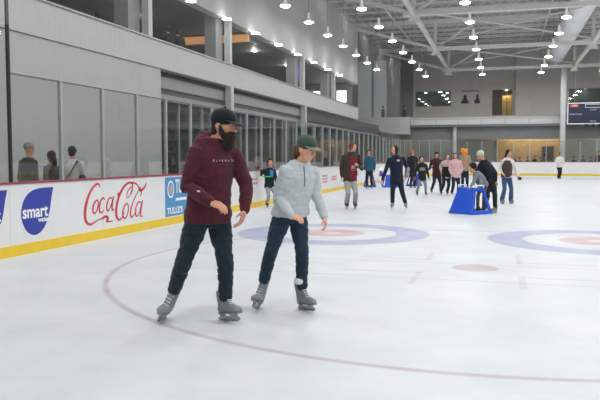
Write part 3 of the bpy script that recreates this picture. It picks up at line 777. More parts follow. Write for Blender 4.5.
    # hair and hats
    if hair:
        hq = hk*sp.get('hairk', 1.09); q = MB(); q.ell(hd+U_*.034*hk-F_*.024*hk, R_*.084*hq, F_*.094*hq, U_*.096*hq, 18, 10)
        q.ell(hd-U_*.02*hk-F_*.052*hk, R_*.076*hq, F_*.052*hq, U_*.080*hq, 14, 8)
        if hair_len:
            q.limb([hd-F_*.06*hk-U_*.02*hk, hd-F_*.085*hk-U_*(.05+hair_len*.4)*hk, hd-F_*.085*hk-U_*(.05+hair_len)*hk], [.075*hk, .07*hk, .045*hk])
        # keep the face clear
        me = q
        q.build('hair', hair, root, voxel=min(vox, .016), sm=2, fold=.004 if vox < .012 else .006, foldscale=(30, 30, 10))
    if hat:
        q = MB()
        if hat_kind == 'cap':
            q.ell(hd+U_*.055*hk-F_*.012*hk, R_*.092*hk, F_*.108*hk, U_*.085*hk, 22, 12)
            q.ell(hd+U_*.045*hk-F_*.012*hk, R_*.090*hk, F_*.106*hk, U_*.03*hk, 22, 6)
            h0 = q.build('cap', hat, root, voxel=min(vox, .012), sm=2)
            br = MB()
            for sgn in (1,):
                R1 = []; R2 = []
                for i in range(13):
                    a = -1.15+2.3*i/12
                    inner = hd+U_*.042*hk+F_*.085*hk*math.cos(a)+R_*.086*hk*math.sin(a)
                    outer = hd+U_*(.040-.014*math.cos(a)-.012*abs(math.sin(a)))*hk+F_*(.085+sp.get('brl', .100)*math.cos(a))*hk+R_*.082*hk*math.sin(a)
                    R1.append(inner); R2.append(outer)
                vs = R1+R2+[p+U_*.006*hk for p in R1]+[p+U_*.006*hk for p in R2]; n = 13; fs = []
                for i in range(n-1):
                    fs += [(i, i+1, n+i+1, n+i), (2*n+i, 3*n+i, 3*n+i+1, 2*n+i+1), (n+i, n+i+1, 3*n+i+1, 3*n+i), (i+1, i, 2*n+i, 2*n+i+1)]
                fs += [(0, n, 3*n, 2*n), (n-1, 3*n-1, 4*n-1, 2*n-1)]
                br.add(vs, fs)
            br.build('brim', sp.get('brim', hat), h0)
            q2 = MB().ball(hd+U_*.142*hk-F_*.012*hk, .009*hk); q2.build('button', hat, h0)
        elif hat_kind == 'hood':
            q.ell(hd+U_*.012*hk-F_*.035*hk, R_*.105*hk, F_*.113*hk, U_*.125*hk, 18, 10)
            q.ell(hd-U_*.09*hk-F_*.03*hk, R_*.09*hk, F_*.08*hk, U_*.06*hk, 18, 8); q.build('hood', hat, root, voxel=vox*.8, sm=2)
        else:
            q.ell(hd+U_*.060*hk-F_*.014*hk, R_*.092*hk, F_*.108*hk, U_*.092*hk, 18, 10)
            q.loft([(hd+U_*.035*hk-F_*.012*hk, R_*.094*hk, F_*.108*hk), (hd+U_*.075*hk-F_*.012*hk, R_*.092*hk, F_*.106*hk)], 18)
            q.build('beanie', hat, root, voxel=vox*.7, sm=2)
    # skates
    if boots is not None and on_ice:
        for key, f_, k_ in (('ta', fa, ka), ('tb', fb, kb)):
            toe = sp.get(key, tuple(cfx)); con = sp.get('c'+key[1])
            c_ = V(((con[0]-px)*m, con[2] if len(con) > 2 else f_.y, 0)) if con else V((f_.x, f_.y, 0))
            up = (f_-c_); 
            skate(root, f_, c_, toe, k if k > .8 else .8, boots, bootup or boots, sp.get('sole', M_sole), laces, voxel=min(vox, .014))
    elif boots is not None:
        for f_ in (fa, fb):
            MB().loft([(f_-V((0, 0, .06))-cfx*.07, S*.03, V((0, 0, .02))), (f_-V((0, 0, .03)), S*.045, V((0, 0, .05))), (f_-V((0, 0, .045))+cfx*.14, S*.042, V((0, 0, .025)))], 12).build('shoe', boots, root)
    return root, dict(hd=hd, nk=nk, hp=hp, sa=sa, sb=sb, ea=ea, eb=eb, wa=wa, wb=wb, ka=ka, kb=kb, fa=fa, fb=fb, F=F_, U=U_, R=R_, k=k, hk=hk, m=m, px=px, py=py, top=tobj, cfx=cfx, S=S)
M_sole = mat('skate_sole_grey', srgb(150, 155, 158), .4)
M_bk = mat('skate_black', srgb(38, 39, 42), .45, var=.1, scale=30)
M_gs = mat('skate_grey', srgb(120, 126, 130), .45, var=.12, scale=25)

def project_on(me, tobj, dirv):
    """lay a flat piece of mesh onto the cloth behind it along dirv"""
    bv = BVHTree.FromPolygons([v.co for v in tobj.data.vertices], [p.vertices for p in tobj.data.polygons])
    d = V(dirv).normalized()
    for v in me.vertices:
        hit = bv.ray_cast(v.co-d*.5, d)
        if hit[0]: v.co = hit[0]-d*.004
def print_on(root, I, name, txt, c, size, m, sx=1., space=1., lean=0.):
    me = text_mesh(txt, size, extrude=0, offset=0, space=space)
    cfx = I['cfx']; S = I['S']
    M = Matrix.Identity(4)
    for i in range(3): M[i][0] = S[i]; M[i][1] = (0, 0, 1)[i]; M[i][2] = -cfx[i]*-1
    me.transform(Matrix.Diagonal((sx, 1, 1, 1))); me.transform(Matrix.Rotation(lean, 4, 'Z')); me.transform(M)
    me.transform(T(V(c)))
    project_on(me, I['top'], -cfx)
    me.materials.append(m); me.name = name
    o = bpy.data.objects.new(name, me); COL.objects.link(o); o.parent = I['top']; return o
def patch_on(I, name, c, w, h, m, n=10):
    vs = []; fs = []; S = I['S']
    for j in range(n+1):
        for i in range(n+1): vs.append(V(c)+S*(i/n-.5)*w+V((0, 0, (j/n-.5)*h)))
    for j in range(n):
        for i in range(n): a = j*(n+1)+i; fs.append((a, a+1, a+n+2, a+n+1))
    me = MB().add(vs, fs).mesh(name); project_on(me, I['top'], -I['cfx']); me.materials.append(m)
    o = bpy.data.objects.new(name, me); COL.objects.link(o); o.parent = I['top']
    sol = o.modifiers.new('thickness', 'SOLIDIFY'); sol.thickness = .002
    return o

# ------------------------------------------------------------------ the man in front
maroon = cloth('maroon_fleece', (76, 32, 44), .10, 10); jean_d = cloth('dark_teal_denim', (30, 44, 54), .15, 22); capb = cloth('black_cap', (22, 26, 27))
man, I = person(208, 320, dict(
    hd=(225.5, 127, -.02), nk=(213.5, 145, .02), hp=(209, 215, 0), sa=(199.5, 154.5, -.09), sb=(234, 156, .09),
    ea=(191, 186, -.15), wa=(216, 200, -.30), eb=(246.5, 185, .06), wb=(246, 210, -.06), pa=(199, 220, -.04), pb=(219, 220, .05),
    ka=(187, 258, -.12), fa=(173, 293, .02), kb=(226, 262, -.02), fb=(226, 301, -.03), ta=(-.12, -1, 0), tb=(.75, -.75, 0), ca=(162, 320, .0), cb=(228, 320, -.05),
    ha=dict(d=(.88, -.30, -.30), n=(-.3, .5, -.8), curl=.62, side=1, s=1.12), hb=dict(d=(-.28, -.3, -.9), n=(-.6, .1, .1), curl=.5, side=-1, s=1.12), hem=-.10, hk=1.08, hairk=.93),
    'tall bearded person in black cap and maroon hoodie skating in front', H=1.87, cf=(.50, -.86), hf=(.90, -.40, -.16), top=maroon, legs=jean_d, boots=M_gs, skin=SK,
    vox=.0085, hat=capb, hat_kind='cap', build=1.07, top_name='hoodie', leg_name='jeans', hood=True, fold=.007, laces=True, hair=cloth('dark_brown_hair', (48, 38, 34)))
# beard
q = MB(); hd, F_, U_, R_, hk = I['hd'], I['F'], I['U'], I['R'], I['hk']
q.ell(hd-U_*.080*hk+F_*.060*hk, R_*.062*hk, F_*.052*hk, U_*.052*hk, 16, 10)
q.ell(hd-U_*.125*hk+F_*.065*hk, R_*.050*hk, F_*.046*hk, U_*.062*hk, 16, 10)
for s in (-1, 1): q.limb([hd+R_*s*.070*hk+F_*.005*hk-U_*.005*hk, hd+R_*s*.064*hk+F_*.03*hk-U_*.06*hk, hd+F_*.06*hk-U_*.10*hk], [.014*hk, .024*hk, .03*hk])
q.limb([hd+F_*.085*hk-U_*.046*hk+R_*.03*hk, hd+F_*.100*hk-U_*.040*hk, hd+F_*.085*hk-U_*.046*hk-R_*.03*hk], [.010*hk, .010*hk, .010*hk])
q.build('beard', cloth('beard_hair', (40, 34, 30), .2, 60), man, voxel=.008, sm=2, fold=.005, foldscale=(40, 40, 15))
def eyes(root, I):
    hd, F_, U_, R_, hk = I['hd'], I['F'], I['U'], I['R'], I['hk']
    for s in (-1, 1):
        c = hd+R_*s*.031*hk+F_*.080*hk+U_*.012*hk
        e = MB().ell(c, R_*.012*hk, F_*.009*hk, U_*.006*hk, 12, 7).build('eye', mat('eye_white', srgb(215, 210, 205), .2), root, smooth=True)
        MB().ell(c+F_*.008*hk, R_*.0075*hk, F_*.004*hk, U_*.0062*hk, 10, 6).build('iris', mat('iris_brown', srgb(50, 35, 28), .2), e, smooth=True)
        MB().limb([c+U_*.022*hk-R_*.018*hk, c+U_*.026*hk+F_*.006*hk, c+U_*.022*hk+R_*.018*hk], [.003*hk, .004*hk, .003*hk], 6).build('eyebrow', mat('brow', srgb(60, 45, 38)), root)
eyes(man, I)
m_ = I['m']
print_on(man, I, 'chest_lettering', 'ELPENATE', V(((227.5-208)*m_, -.1, (320-161)*m_)), .027, mat('print_white', srgb(210, 205, 205)), sx=1.0, space=2.0)
patch_on(I, 'sleeve_tag', V(((199-208)*m_, -.2, (320-189.5)*m_)), .02, .012, mat('print_white', srgb(210, 205, 205)), 3)
# ------------------------------------------------------------------ the woman beside him
greyf = cloth('heather_grey_knit', (188, 197, 200), .07, 40); jean_b = cloth('blue_denim', (34, 52, 68), .15, 22); capg = cloth('dark_green_cap', (62, 78, 70), .15, 30)
wom, I = person(291, 309, dict(
    hd=(306.3, 150, -.06), nk=(299, 166, .0), hp=(290, 214, .04), sa=(286, 172, -.08), sb=(313, 173, .07),
    ea=(279, 197, -.05), wa=(292, 214, -.22), eb=(316, 194, .10), wb=(324.5, 217, .0), pa=(281.5, 219, 0), pb=(298, 219, .07),
    ka=(272, 248, -.10), fa=(263, 284, .06), kb=(302, 250, -.04), fb=(302, 289, -.05), ta=(-.30, -1, 0), tb=(.62, -.80, 0), ca=(256.5, 309, .0), cb=(305, 309, -.05),
    ha=dict(d=(.85, -.35, -.22), n=(-.2, .6, -.7), curl=.8, side=1), hb=dict(d=(.15, -.2, -.95), n=(-.8, .2, 0), curl=.7, side=-1), hem=-.02, hairk=.93, brl=.072, hk=1.05, brim=cloth('cap_brim', (120, 116, 108), .1, 20)),
    'person in dark green cap and light grey zip sweater skating in front', H=1.66, cf=(.45, -.89), hf=(.66, -.66, -.26), top=greyf, legs=jean_b, boots=M_gs, skin=mat('skin_fair', srgb(222, 168, 138), .5, var=.04, scale=20, spec=.3),
    vox=.0085, hat=capg, hat_kind='cap', build=1.04, top_name='zip_sweater', leg_name='jeans', fold=.006, laces=True, hair=cloth('brown_hair', (95, 66, 50)))
hd, F_, U_, R_, hk = I['hd'], I['F'], I['U'], I['R'], I['hk']
MB().limb([hd-F_*.085*hk-U_*.0*hk, hd-F_*.13*hk-U_*.03*hk, hd-F_*.125*hk-U_*.10*hk, hd-F_*.10*hk-U_*.14*hk], [.022*hk, .034*hk, .032*hk, .014*hk]).build('ponytail', cloth('brown_hair', (95, 66, 50)), wom, voxel=.008, sm=2, fold=.004, foldscale=(40, 40, 10))
eyes(wom, I)
# collar and zip
nk, cfx, S = I['nk'], I['cfx'], I['S']
q = MB(); n = 20
r1 = [nk+cfx*(.012+.070*math.cos(2*PI*i/n))+S*.070*math.sin(2*PI*i/n)+V((0, 0, .005-.035*max(0, math.cos(2*PI*i/n)))) for i in range(n)]
r2 = [nk+cfx*(.030+.066*math.cos(2*PI*i/n))+S*.066*math.sin(2*PI*i/n)+V((0, 0, .062-.030*max(0, math.cos(2*PI*i/n)))) for i in range(n)]
r3 = [nk+cfx*(.030+.058*math.cos(2*PI*i/n))+S*.058*math.sin(2*PI*i/n)+V((0, 0, .062-.030*max(0, math.cos(2*PI*i/n)))) for i in range(n)]
r4 = [nk+cfx*(.012+.060*math.cos(2*PI*i/n))+S*.060*math.sin(2*PI*i/n)+V((0, 0, .005-.035*max(0, math.cos(2*PI*i/n)))) for i in range(n)]
vs = r1+r2+r3+r4; fs = []
for b_ in range(4):
    for i in range(n): j = (i+1) % n; c_ = ((b_+1) % 4)*n; fs.append((b_*n+i, b_*n+j, c_+j, c_+i))
q.add(vs, fs).build('collar', greyf, I['top'], smooth=True)
patch_on(I, 'zip', nk+cfx*.02+V((0, 0, -.10)), .012, .19, mat('zip_grey', srgb(95, 105, 112), .4), 8)
for f_, c_ in ((I['fa'], (V(((256.5-291)*I['m'], 0, 0)))), (I['fb'], V(((305-291)*I['m'], -.05, 0)))):
    up = (f_-c_).normalized()
    MB().loft([(f_+up*.06, V((.062, 0, 0)), V((0, .058, 0))), (f_+up*.12, V((.066, 0, 0)), V((0, .06, 0)))], 16).build('sock', mat('sock_white', srgb(225, 228, 230), .8), wom, voxel=.01)
# ------------------------------------------------------------------ the other skaters, from the left to the right
blk = cloth('black_cloth', (34, 35, 38)); nvy = cloth('navy_cloth', (30, 38, 58)); ltg = cloth('light_grey_sweat', (158, 156, 156)); whi = cloth('white_cloth', (212, 208, 206))
drk = cloth('dark_hair', (40, 32, 30), .2, 40); brn = cloth('warm_brown_hair', (88, 60, 46), .2, 40)
P = {}
P['kid'], I = person(269, 207, dict(hd=(270, 163), nk=(269.5, 169), hp=(269.5, 186), fa=(267, 203.5), fb=(275, 202.5), wa=(261.5, 169.5, -.05), ea=(261, 175), wb=(276, 182, -.2)),
    'child in dark green and black jacket with neon stripes skating by the left boards', H=1.42, cf=(.3, -.95), top=cloth('dark_green_shell', (24, 46, 42)), legs=ltg, boots=M_bk, hair=drk, hs=1.12, vox=.018)
patch_on(I, 'neon_stripe', V(((268-269)*I['m'], -.1, (207-176.5)*I['m'])), .30, .035, mat('neon_green', srgb(80, 200, 70)))
patch_on(I, 'blue_stripe', V(((272-269)*I['m'], -.1, (207-173.5)*I['m'])), .10, .2, mat('bright_blue', srgb(40, 120, 190)))
P['olive'], I = person(350, 208.5, dict(hd=(352.5, 147.5), nk=(351, 154), hp=(350, 180), sa=(344, 157), sb=(359, 156.5, .05), wa=(341.5, 177, -.02), ea=(341, 167), wb=(357, 165.5, -.25), eb=(361.5, 169, -.02),
    fa=(346.5, 204), fb=(355, 203.5), hem=-.06), 'person in open dark olive jacket, red shirt and light grey sweatpants', H=1.85, cf=(.1, -1), hf=(.8, -.6, 0), top=cloth('olive_jacket', (62, 54, 48)), legs=ltg, boots=M_bk,
    hair=cloth('reddish_hair', (110, 66, 48)), vox=.016, flare=.012, skin=SK)
patch_on(I, 'red_shirt', V(((353.2-350)*I['m'], -.1, (208.5-168.5)*I['m'])), 22*.01, .62, cloth('red_shirt_cloth', (118, 38, 46)), 14)
patch_on(I, 'shirt_print', V(((353-350)*I['m'], -.1, (208.5-168)*I['m'])), .12, .14, mat('print_pale', srgb(190, 170, 165)))
P['teal'], I = person(369.5, 188.5, dict(hd=(369, 152.6), fa=(367, 186), fb=(372, 186)), 'person in teal blue jacket standing behind the leftmost blue skating aid', H=1.76, cf=(-.4, -.9), top=cloth('teal_jacket', (44, 88, 112)), legs=blk, boots=M_bk, hair=drk, vox=.022)
P['navy'], I = person(398, 208.5, dict(hd=(393.5, 150.5), nk=(395.5, 157), hp=(396.5, 180), sa=(389, 160), sb=(403, 159, .05), wa=(381.5, 180, -.1), ea=(385.5, 170), wb=(405, 177, -.1), eb=(407, 168, .05), ka=(392, 192, -.1), fa=(392.5, 203.5), kb=(401.5, 192, -.1), fb=(406, 203.5, .1), ca=(392, 208), cb=(407.5, 208, .1), hem=-.14),
    'person in navy hooded jacket and navy trousers skating toward the camera', H=1.83, cf=(-.25, -.97), hf=(-.6, -.8, -.1), top=cloth('navy_jacket', (27, 36, 54)), legs=cloth('navy_trouser', (30, 36, 50)), boots=M_gs, hat=cloth('black_hood', (30, 31, 36)), hat_kind='hood', vox=.016)
patch_on(I, 'chest_logo', V(((397.5-398)*I['m'], -.1, (208.5-160.5)*I['m'])), .07, .05, mat('print_pale', srgb(190, 170, 165)), 4)
MB().limb([I['eb']+V((.02, -.02, -.02)), I['wb']+V((.02, -.02, .02))], [.060, .052]).build('sleeve_stripe', cloth('grey_sleeve', (130, 134, 142)), P['navy'], voxel=.02)
P['dark'], I = person(412, 188, dict(hd=(412, 153.5), fa=(410.5, 185), fb=(414.5, 185)), 'person in black with pale cap behind the child in black hoodie', H=1.78, cf=(.2, -1), top=blk, legs=blk, boots=M_bk, hair=brn, hat=cloth('pale_cap', (150, 130, 110)), vox=.022)
P['boy'], I = person(421, 195.5, dict(hd=(421, 159.3), nk=(421.5, 163.5), hp=(422, 178.5), wa=(414.5, 177), wb=(428.5, 178), fa=(417, 192.5), fb=(425.8, 192), ka=(418, 186, -.1), kb=(425, 186, -.1), hem=-.14),
    'child in black hoodie with grey print and grey leggings', H=1.50, cf=(.05, -1), top=blk, legs=cloth('grey_leggings', (128, 132, 138)), boots=M_bk, hair=drk, hs=1.1, vox=.018)
patch_on(I, 'hoodie_print', V(((421.5-421)*I['m'], -.1, (195.5-169)*I['m'])), .2, .12, mat('print_grey', srgb(120, 128, 128)))
P['maroon'], I = person(435.5, 193.5, dict(hd=(436, 155), nk=(436, 159.5), hp=(436.5, 175), wa=(430.5, 166.5, -.15), ea=(429.5, 169), wb=(441, 172, -.1), fa=(431.5, 190, 0), ka=(433.5, 182, -.1), fb=(441, 190.5, .05)),
    'person in dark maroon sweater and black beanie stepping out beside two friends', H=1.70, cf=(-.1, -1), top=cloth('brown_maroon', (66, 40, 42)), legs=cloth('dark_grey_cloth', (52, 52, 56)), boots=M_bk, hat=blk, vox=.02, hair=drk)
P['dress'], I = person(445.5, 194.5, dict(hd=(447, 157), nk=(446.5, 161.5), hp=(446, 176), wa=(440, 171, -.1), ea=(440.5, 166), wb=(452, 168, .05), fa=(441, 191.5, 0), fb=(447.5, 192, .05), hem=-.2),
    'person in black strapless top with pale sleeves and black trousers', H=1.64, cf=(0, -1), top=cloth('pale_sleeves', (196, 168, 164)), legs=blk, boots=M_bk, hair=brn, hair_len=.16, vox=.018, skin=mat('skin_fair', srgb(222, 168, 138)))
q = MB(); hp_, nk_, S_ = I['hp'], I['nk'], I['S']
q.loft([(hp_+V((0, 0, -.18)), S_*.17, V((0, .13, 0))), (hp_+V((0, 0, .0)), S_*.185, V((0, .14, 0))), (hp_+V((0, 0, .2)), S_*.165, V((0, .13, 0))), (hp_+V((0, 0, .37)), S_*.178, V((0, .142, 0)))], 18)
q.build('black_bodice', blk, P['dress'], voxel=.02)
P['pink'], I = person(455, 195, dict(hd=(454.3, 156), nk=(455, 160.5), hp=(455.5, 176), wa=(450.5, 174, -.1), wb=(460, 173, -.1), fa=(452, 192.5), fb=(458.5, 192, .1)),
    'person in pale pink shirt and dark trousers skating arm in arm', H=1.66, cf=(-.1, -1), top=cloth('pink_shirt', (206, 170, 172)), legs=nvy, boots=M_bk, hair=brn, hair_len=.1, vox=.018)
P['orange'], I = person(464.5, 191, dict(hd=(463.5, 153.5), fa=(462.5, 188), fb=(467, 188)), 'person in fluffy orange hat and tan top behind the pink shirt', H=1.86, cf=(-.2, -1), top=cloth('tan_top', (160, 136, 112)), legs=nvy, boots=M_bk, vox=.02, build=.85)
hd_ = I['hd']; q = MB().ell(hd_+V((0, 0, .08)), (.13, 0, 0), (0, .13, 0), (0, 0, .13)); q.ball(hd_+V((.06, -.06, .02)), .07); q.ball(hd_+V((-.08, 0, .16)), .07); q.ball(hd_+V((.09, 0, .15)), .06)
q.build('fluffy_hat', cloth('orange_fleece', (226, 140, 40), .15, 30), P['orange'], voxel=.02, fold=.008, foldscale=(18, 18, 18))
P['vest'], I = person(506.5, 203.8, dict(hd=(507.3, 153.8), nk=(506.8, 159), hp=(506, 177), sa=(502, 161.5), sb=(512, 161.5), wa=(502.5, 175, -.12), ea=(500, 168, .05), wb=(516.5, 176.5, -.1), eb=(515, 169), fa=(501.8, 200, 0), fb=(511.2, 200, .05), hem=-.03),
    'person in brown vest over white sleeves and flared blue jeans', H=1.66, cf=(.2, -1), hf=(.5, -.85, 0), top=whi, legs=cloth('flared_denim', (62, 82, 118), .15), boots=M_gs, hair=drk, hair_len=.08, vox=.018, flare=.022)
q = MB(); tr_ = I['nk']-I['hp']
q.loft([(I['hp']-tr_*.02, I['S']*.195, V((0, .15, 0))), (I['hp']+tr_*.3, I['S']*.178, V((0, .148, 0))), (I['hp']+tr_*.7, I['S']*.185, V((0, .155, 0))), (I['hp']+tr_*.93, I['S']*.15, V((0, .12, 0)))], 18)
q.build('vest', cloth('brown_vest', (72, 56, 54)), P['vest'], voxel=.02)
MB().ell(I['wb']+V((.04, -.02, -.06)), V((.07, 0, -.02)), V((0, .04, 0)), V((.02, 0, .06))).build('glove', blk, P['vest'], voxel=.02)
P['far'], I = person(559, 179.2, dict(hd=(559.5, 154.6), nk=(559.5, 157.3), hp=(559, 166.3), wa=(556.3, 163.5, -.15), ea=(555.6, 161), wb=(562.7, 163.5, -.15), eb=(563.5, 161), fa=(558, 177.3), fb=(559.8, 177.3)),
    'person in white sweater and black trousers skating alone by the far boards', H=1.72, cf=(0, -1), top=whi, legs=blk, boots=M_bk, hair=drk, vox=.022, build=1.1)
P['edge'], I = person(609, 199, dict(wa=(599.5, 178, -.1), ea=(601.5, 172, -.05)), 'person in black cut off by the right edge of the picture', H=1.7, cf=(-.6, -.8), top=blk, legs=blk, boots=M_bk, hair=drk, vox=.022)
P['helper'], I = person(492, 213, dict(hd=(481.3, 156, .15), nk=(484.5, 161.5, .15), hp=(491, 182.5, .15), sa=(480.5, 165.5, .12), sb=(490.5, 164, .25), wa=(476, 181, .1), ea=(478.5, 174, .1), wb=(495.3, 181.5, .0), eb=(495, 173, .02), ka=(486, 196, -.12), fa=(485, 208.5, .1), kb=(493.5, 195, -.1), fb=(495, 208, 0), ta=(-.8, -.6, 0), tb=(-.7, -.7, 0), hem=-.16),
    'person in black with white beanie bending over beside the blue skating aid', H=1.74, cf=(-.75, -.65), hf=(-.9, -.35, -.45), top=cloth('black_blue_jacket', (32, 34, 42)), legs=blk, boots=M_gs, hat=cloth('white_beanie', (188, 192, 180)), vox=.016, skin=SK, build=1.02)
P['pusher'], I = person(478, 213.5, dict(hd=(470.5, 168, -.15), nk=(475.3, 172.5, -.06), hp=(483.5, 184.5, .12), sa=(473.5, 175.5, -.15), sb=(479, 174, .05), wa=(467.5, 186.3, -.28), ea=(471.5, 181.5, -.2), wb=(475.5, 188, -.2), eb=(479, 182.5, -.15), ka=(477.5, 196, -.02), fa=(478, 209.5, .05), kb=(484, 196, .02), fb=(484.5, 209.5, .12), ta=(-.9, -.3, 0), tb=(-.9, -.3, 0), hem=-.15),
    'child in grey hoodie leaning forward on the large blue skating aid', H=1.34, cf=(-.85, -.5), hf=(-.85, -.35, -.45), top=cloth('grey_hoodie', (118, 128, 134)), legs=cloth('brown_grey_cloth', (92, 86, 84)), boots=M_bk, hair=drk, hs=1.14, vox=.015, build=1.1)

# ------------------------------------------------------------------ blue skating aids
M_aid = mat('aid_blue_plastic', srgb(28, 84, 205), .35, var=.05, scale=4)
M_aid2 = mat('aid_navy_plastic', srgb(40, 50, 170), .35, var=.05, scale=4)
def skate_aid(px, py, w, h, label, m, rz=0, dk=.8):
    """a moulded frame: solid front wall, two side walls with an opening, top handles"""
    G, Z = ground(px, py); t = empty('skating_aid', (G.x, G.y, 0), YAW+rz, label=label, cat='skating aid', group='blue plastic skating aids')
    d = w*dk
    def wall(xb, xt, s):
        # side wall seen from the side: trapezoid outline with an opening, in the y-z plane shifted along x
        yb0, yb1, yt0, yt1 = -d/2, d/2, -d*.22, d*.22
        th = .05
        def pt(yf, z, side=0):
            f = z/h; return V((xb+(xt-xb)*f+side, yf, z))
        mb = MB()
        mb.prism([pt(yb0, 0), pt(yb0+d*.14, 0), pt(yt0+d*.10, h), pt(yt0, h)], (th*s, 0, 0))
        mb.prism([pt(yb1-d*.14, 0), pt(yb1, 0), pt(yt1, h), pt(yt1-d*.10, h)], (th*s, 0, 0))
        mb.prism([pt(yb0, 0), pt(yb1, 0), pt(yb1*.93, h*.15), pt(yb0*.93, h*.15)], (th*s, 0, 0))
        mb.prism([pt(yt0*1.25, h*.86), pt(yt1*1.25, h*.86), pt(yt1, h), pt(yt0, h)], (th*s, 0, 0))
        return mb
    o = wall(-w*.5, -w*.34, 1).build('side_frame', m, t, voxel=.014, sm=2)
    o = wall(w*.5, w*.34, -1).build('side_frame', m, t, voxel=.014, sm=2)
    # front wall joins the two sides
    mb = MB(); mb.prism([(-w*.5, -d*.5, 0), (w*.5, -d*.5, 0), (w*.34, -d*.22, h), (-w*.34, -d*.22, h)], (0, .05, .01))
    mb.build('front_panel', m, t, voxel=.014, sm=2)
    for s in (-1, 1): MB().limb([(s*w*.36, -d*.18, h), (s*w*.36, -d*.18, h+.05), (s*w*.36, d*.18, h+.05), (s*w*.36, d*.18, h)], [.018]*4, 8).build('handle', M_adwhite, t)
    return t
skate_aid(470.5, 213.5, .78, .68, 'large bright blue plastic skating aid in front of the leaning child', M_aid, rz=-.95, dk=1.05)
skate_aid(369.8, 187, .66, .62, 'blue skating aid farthest left, before the person in teal', M_aid, rz=PI/2+.1)
skate_aid(390, 187.2, .70, .60, 'blue skating aid half hidden behind the person in navy', M_aid, rz=.2)
skate_aid(414, 186.0, .66, .62, 'deep blue skating aid behind the child in black hoodie', M_aid2, rz=.7)
G, Z = ground(380.8, 183.5)
t = empty('penguin_aid', (G.x, G.y, 0), YAW, label='white and purple upright board with rounded top between two blue aids', cat='skating aid')
MB().loft([((0, 0, 0), (.19, 0, 0), (0, .12, 0)), ((0, 0, .45), (.17, 0, 0), (0, .10, 0)), ((0, 0, .75), (.13, 0, 0), (0, .08, 0)), ((0, 0, .88), (.06, 0, 0), (0, .05, 0))], 18).build('body_shell', M_adwhite, t, smooth=True); t.name = 'standing_aid'
MB().loft([((0, -.07, .40), (.11, 0, 0), (0, .045, 0)), ((0, -.07, .70), (.08, 0, 0), (0, .03, 0))], 14).build('purple_patch', mat('purple_print', srgb(96, 70, 170)), t, smooth=True)

# ------------------------------------------------------------------ people beyond the glass, upstairs and behind the far boards
def at(px, py, axis, val):
    d = CF*math.cos(PITCH)*F_PX+V((0, 0, -math.sin(PITCH)*F_PX))+CR*(px-300)+(CF*math.sin(PITCH)+V((0, 0, math.cos(PITCH))))*(200-py)
    o = V((0, 0, CAM_H)); return o+d*((val-o[axis])/d[axis])
b = at(29, 190, 0, -8.6)
person(0, 0, {}, 'person in dark coat and light cap standing behind the left glass', H=1.70, base=(b.x, b.y, 0), cf=(.6, .8), top=cloth('charcoal_coat', (38, 40, 42)), legs=blk, boots=M_bk, hat=cloth('tan_hat', (150, 138, 128)), on_ice=False, vox=.02, name='person', build=1.1)
b = at(52.5, 190, 0, -8.6)
person(0, 0, {}, 'person with dark ponytail between two others behind the left glass', H=1.56, base=(b.x, b.y, 0), cf=(-.8, .3), top=cloth('grey_brown_top', (70, 68, 62)), legs=blk, boots=M_bk, hair=drk, hair_len=.28, on_ice=False, vox=.02, name='person')
b = at(73, 190, 0, -8.6)
r_, I = person(0, 0, {}, 'person in white jacket with a shoulder strap behind the left glass', H=1.66, base=(b.x, b.y, 0), cf=(.2, 1), top=cloth('white_jacket', (205, 208, 208)), legs=blk, boots=M_bk, hair=drk, on_ice=False, vox=.02, name='person', build=1.15)
MB().limb([I['sb']+V((-.04, -.13, .06)), (I['hp']+I['nk'])*.5+V((0, -.20, .0)), I['hp']+V((-.18, -.16, .05))], [.02, .02, .02]).build('strap', cloth('strap_grey', (90, 92, 96)), r_)
tag(MB().ell((b.x+.33, b.y-.15, .95), (.10, 0, 0), (0, .09, 0), (0, 0, .16)).build('shoulder_bag', cloth('bag_dark', (70, 72, 74)), voxel=.02), 'small dark bag hanging beside the white jacket', 'bag')
b = at(38.5, 186, 0, -9.5)
t = empty('metal_rack', (b.x, b.y, 0), YAW, label='light metal rail frame between the spectators behind the left glass', cat='rack')
for x in (-.28, .28): MB().tube([(x, 0, -.02), (x, 0, 1.25)], .018, 8).build('leg', M_alu, t)
for z in (.75, 1.0, 1.25): MB().tube([(-.28, 0, z), (.28, 0, z)], .015, 8).build('rail', M_alu, t)
for px, lb, tp, yy, xx in ((383, 'person in dark clothes standing on the far left balcony by the pale window', blk, 60.6, None), (404, 'person in brown walking on the far left balcony near the corner', cloth('brown_coat', (70, 62, 58)), 60.8, None)):
    b = at(px, 117, 1, yy)
    person(0, 0, dict(), lb, H=1.75, base=(b.x, b.y, 4.15), cf=(.8, -.5), top=tp, legs=blk, boots=M_bk, hair=drk, on_ice=False, vox=.03, name='person', hands=False)
for px, lb, dx in ((168, 'person in dark clothes at the upper lounge rail, left of a pair', 0), (178, 'person in dark green at the upper lounge rail, right of a pair', .1), (98, 'seated figure in dark clothes at the far left of the upper lounge', -.2), (128, 'dark figure beside the first balcony column upstairs', 0)):
    b = at(px, 40, 0, -11.0+dx)
    person(0, 0, dict(), lb, H=1.70 if px > 150 else 1.35, base=(b.x, b.y, 4.2), cf=(-.4, .9), top=cloth('dark_green_shell', (24, 46, 42)) if px == 178 else blk, legs=blk, boots=M_bk, hair=drk, on_ice=False, vox=.03, name='person', hands=False)
spot = [(476, 'grey'), (487, 'pink'), (513.5, 'dark'), (520, 'dark'), (528, 'navy'), (535, 'dark'), (541, 'brown'), (574, 'dark'), (583.5, 'navy'), (591, 'dark'), (598.5, 'tall')]
cl = {'grey': (90, 92, 96), 'pink': (120, 70, 84), 'dark': (46, 47, 52), 'navy': (50, 56, 72), 'brown': (84, 66, 58), 'tall': (40, 42, 46)}
nth = ['first', 'second', 'third', 'fourth', 'fifth', 'sixth', 'seventh', 'eighth', 'ninth', 'tenth', 'eleventh']
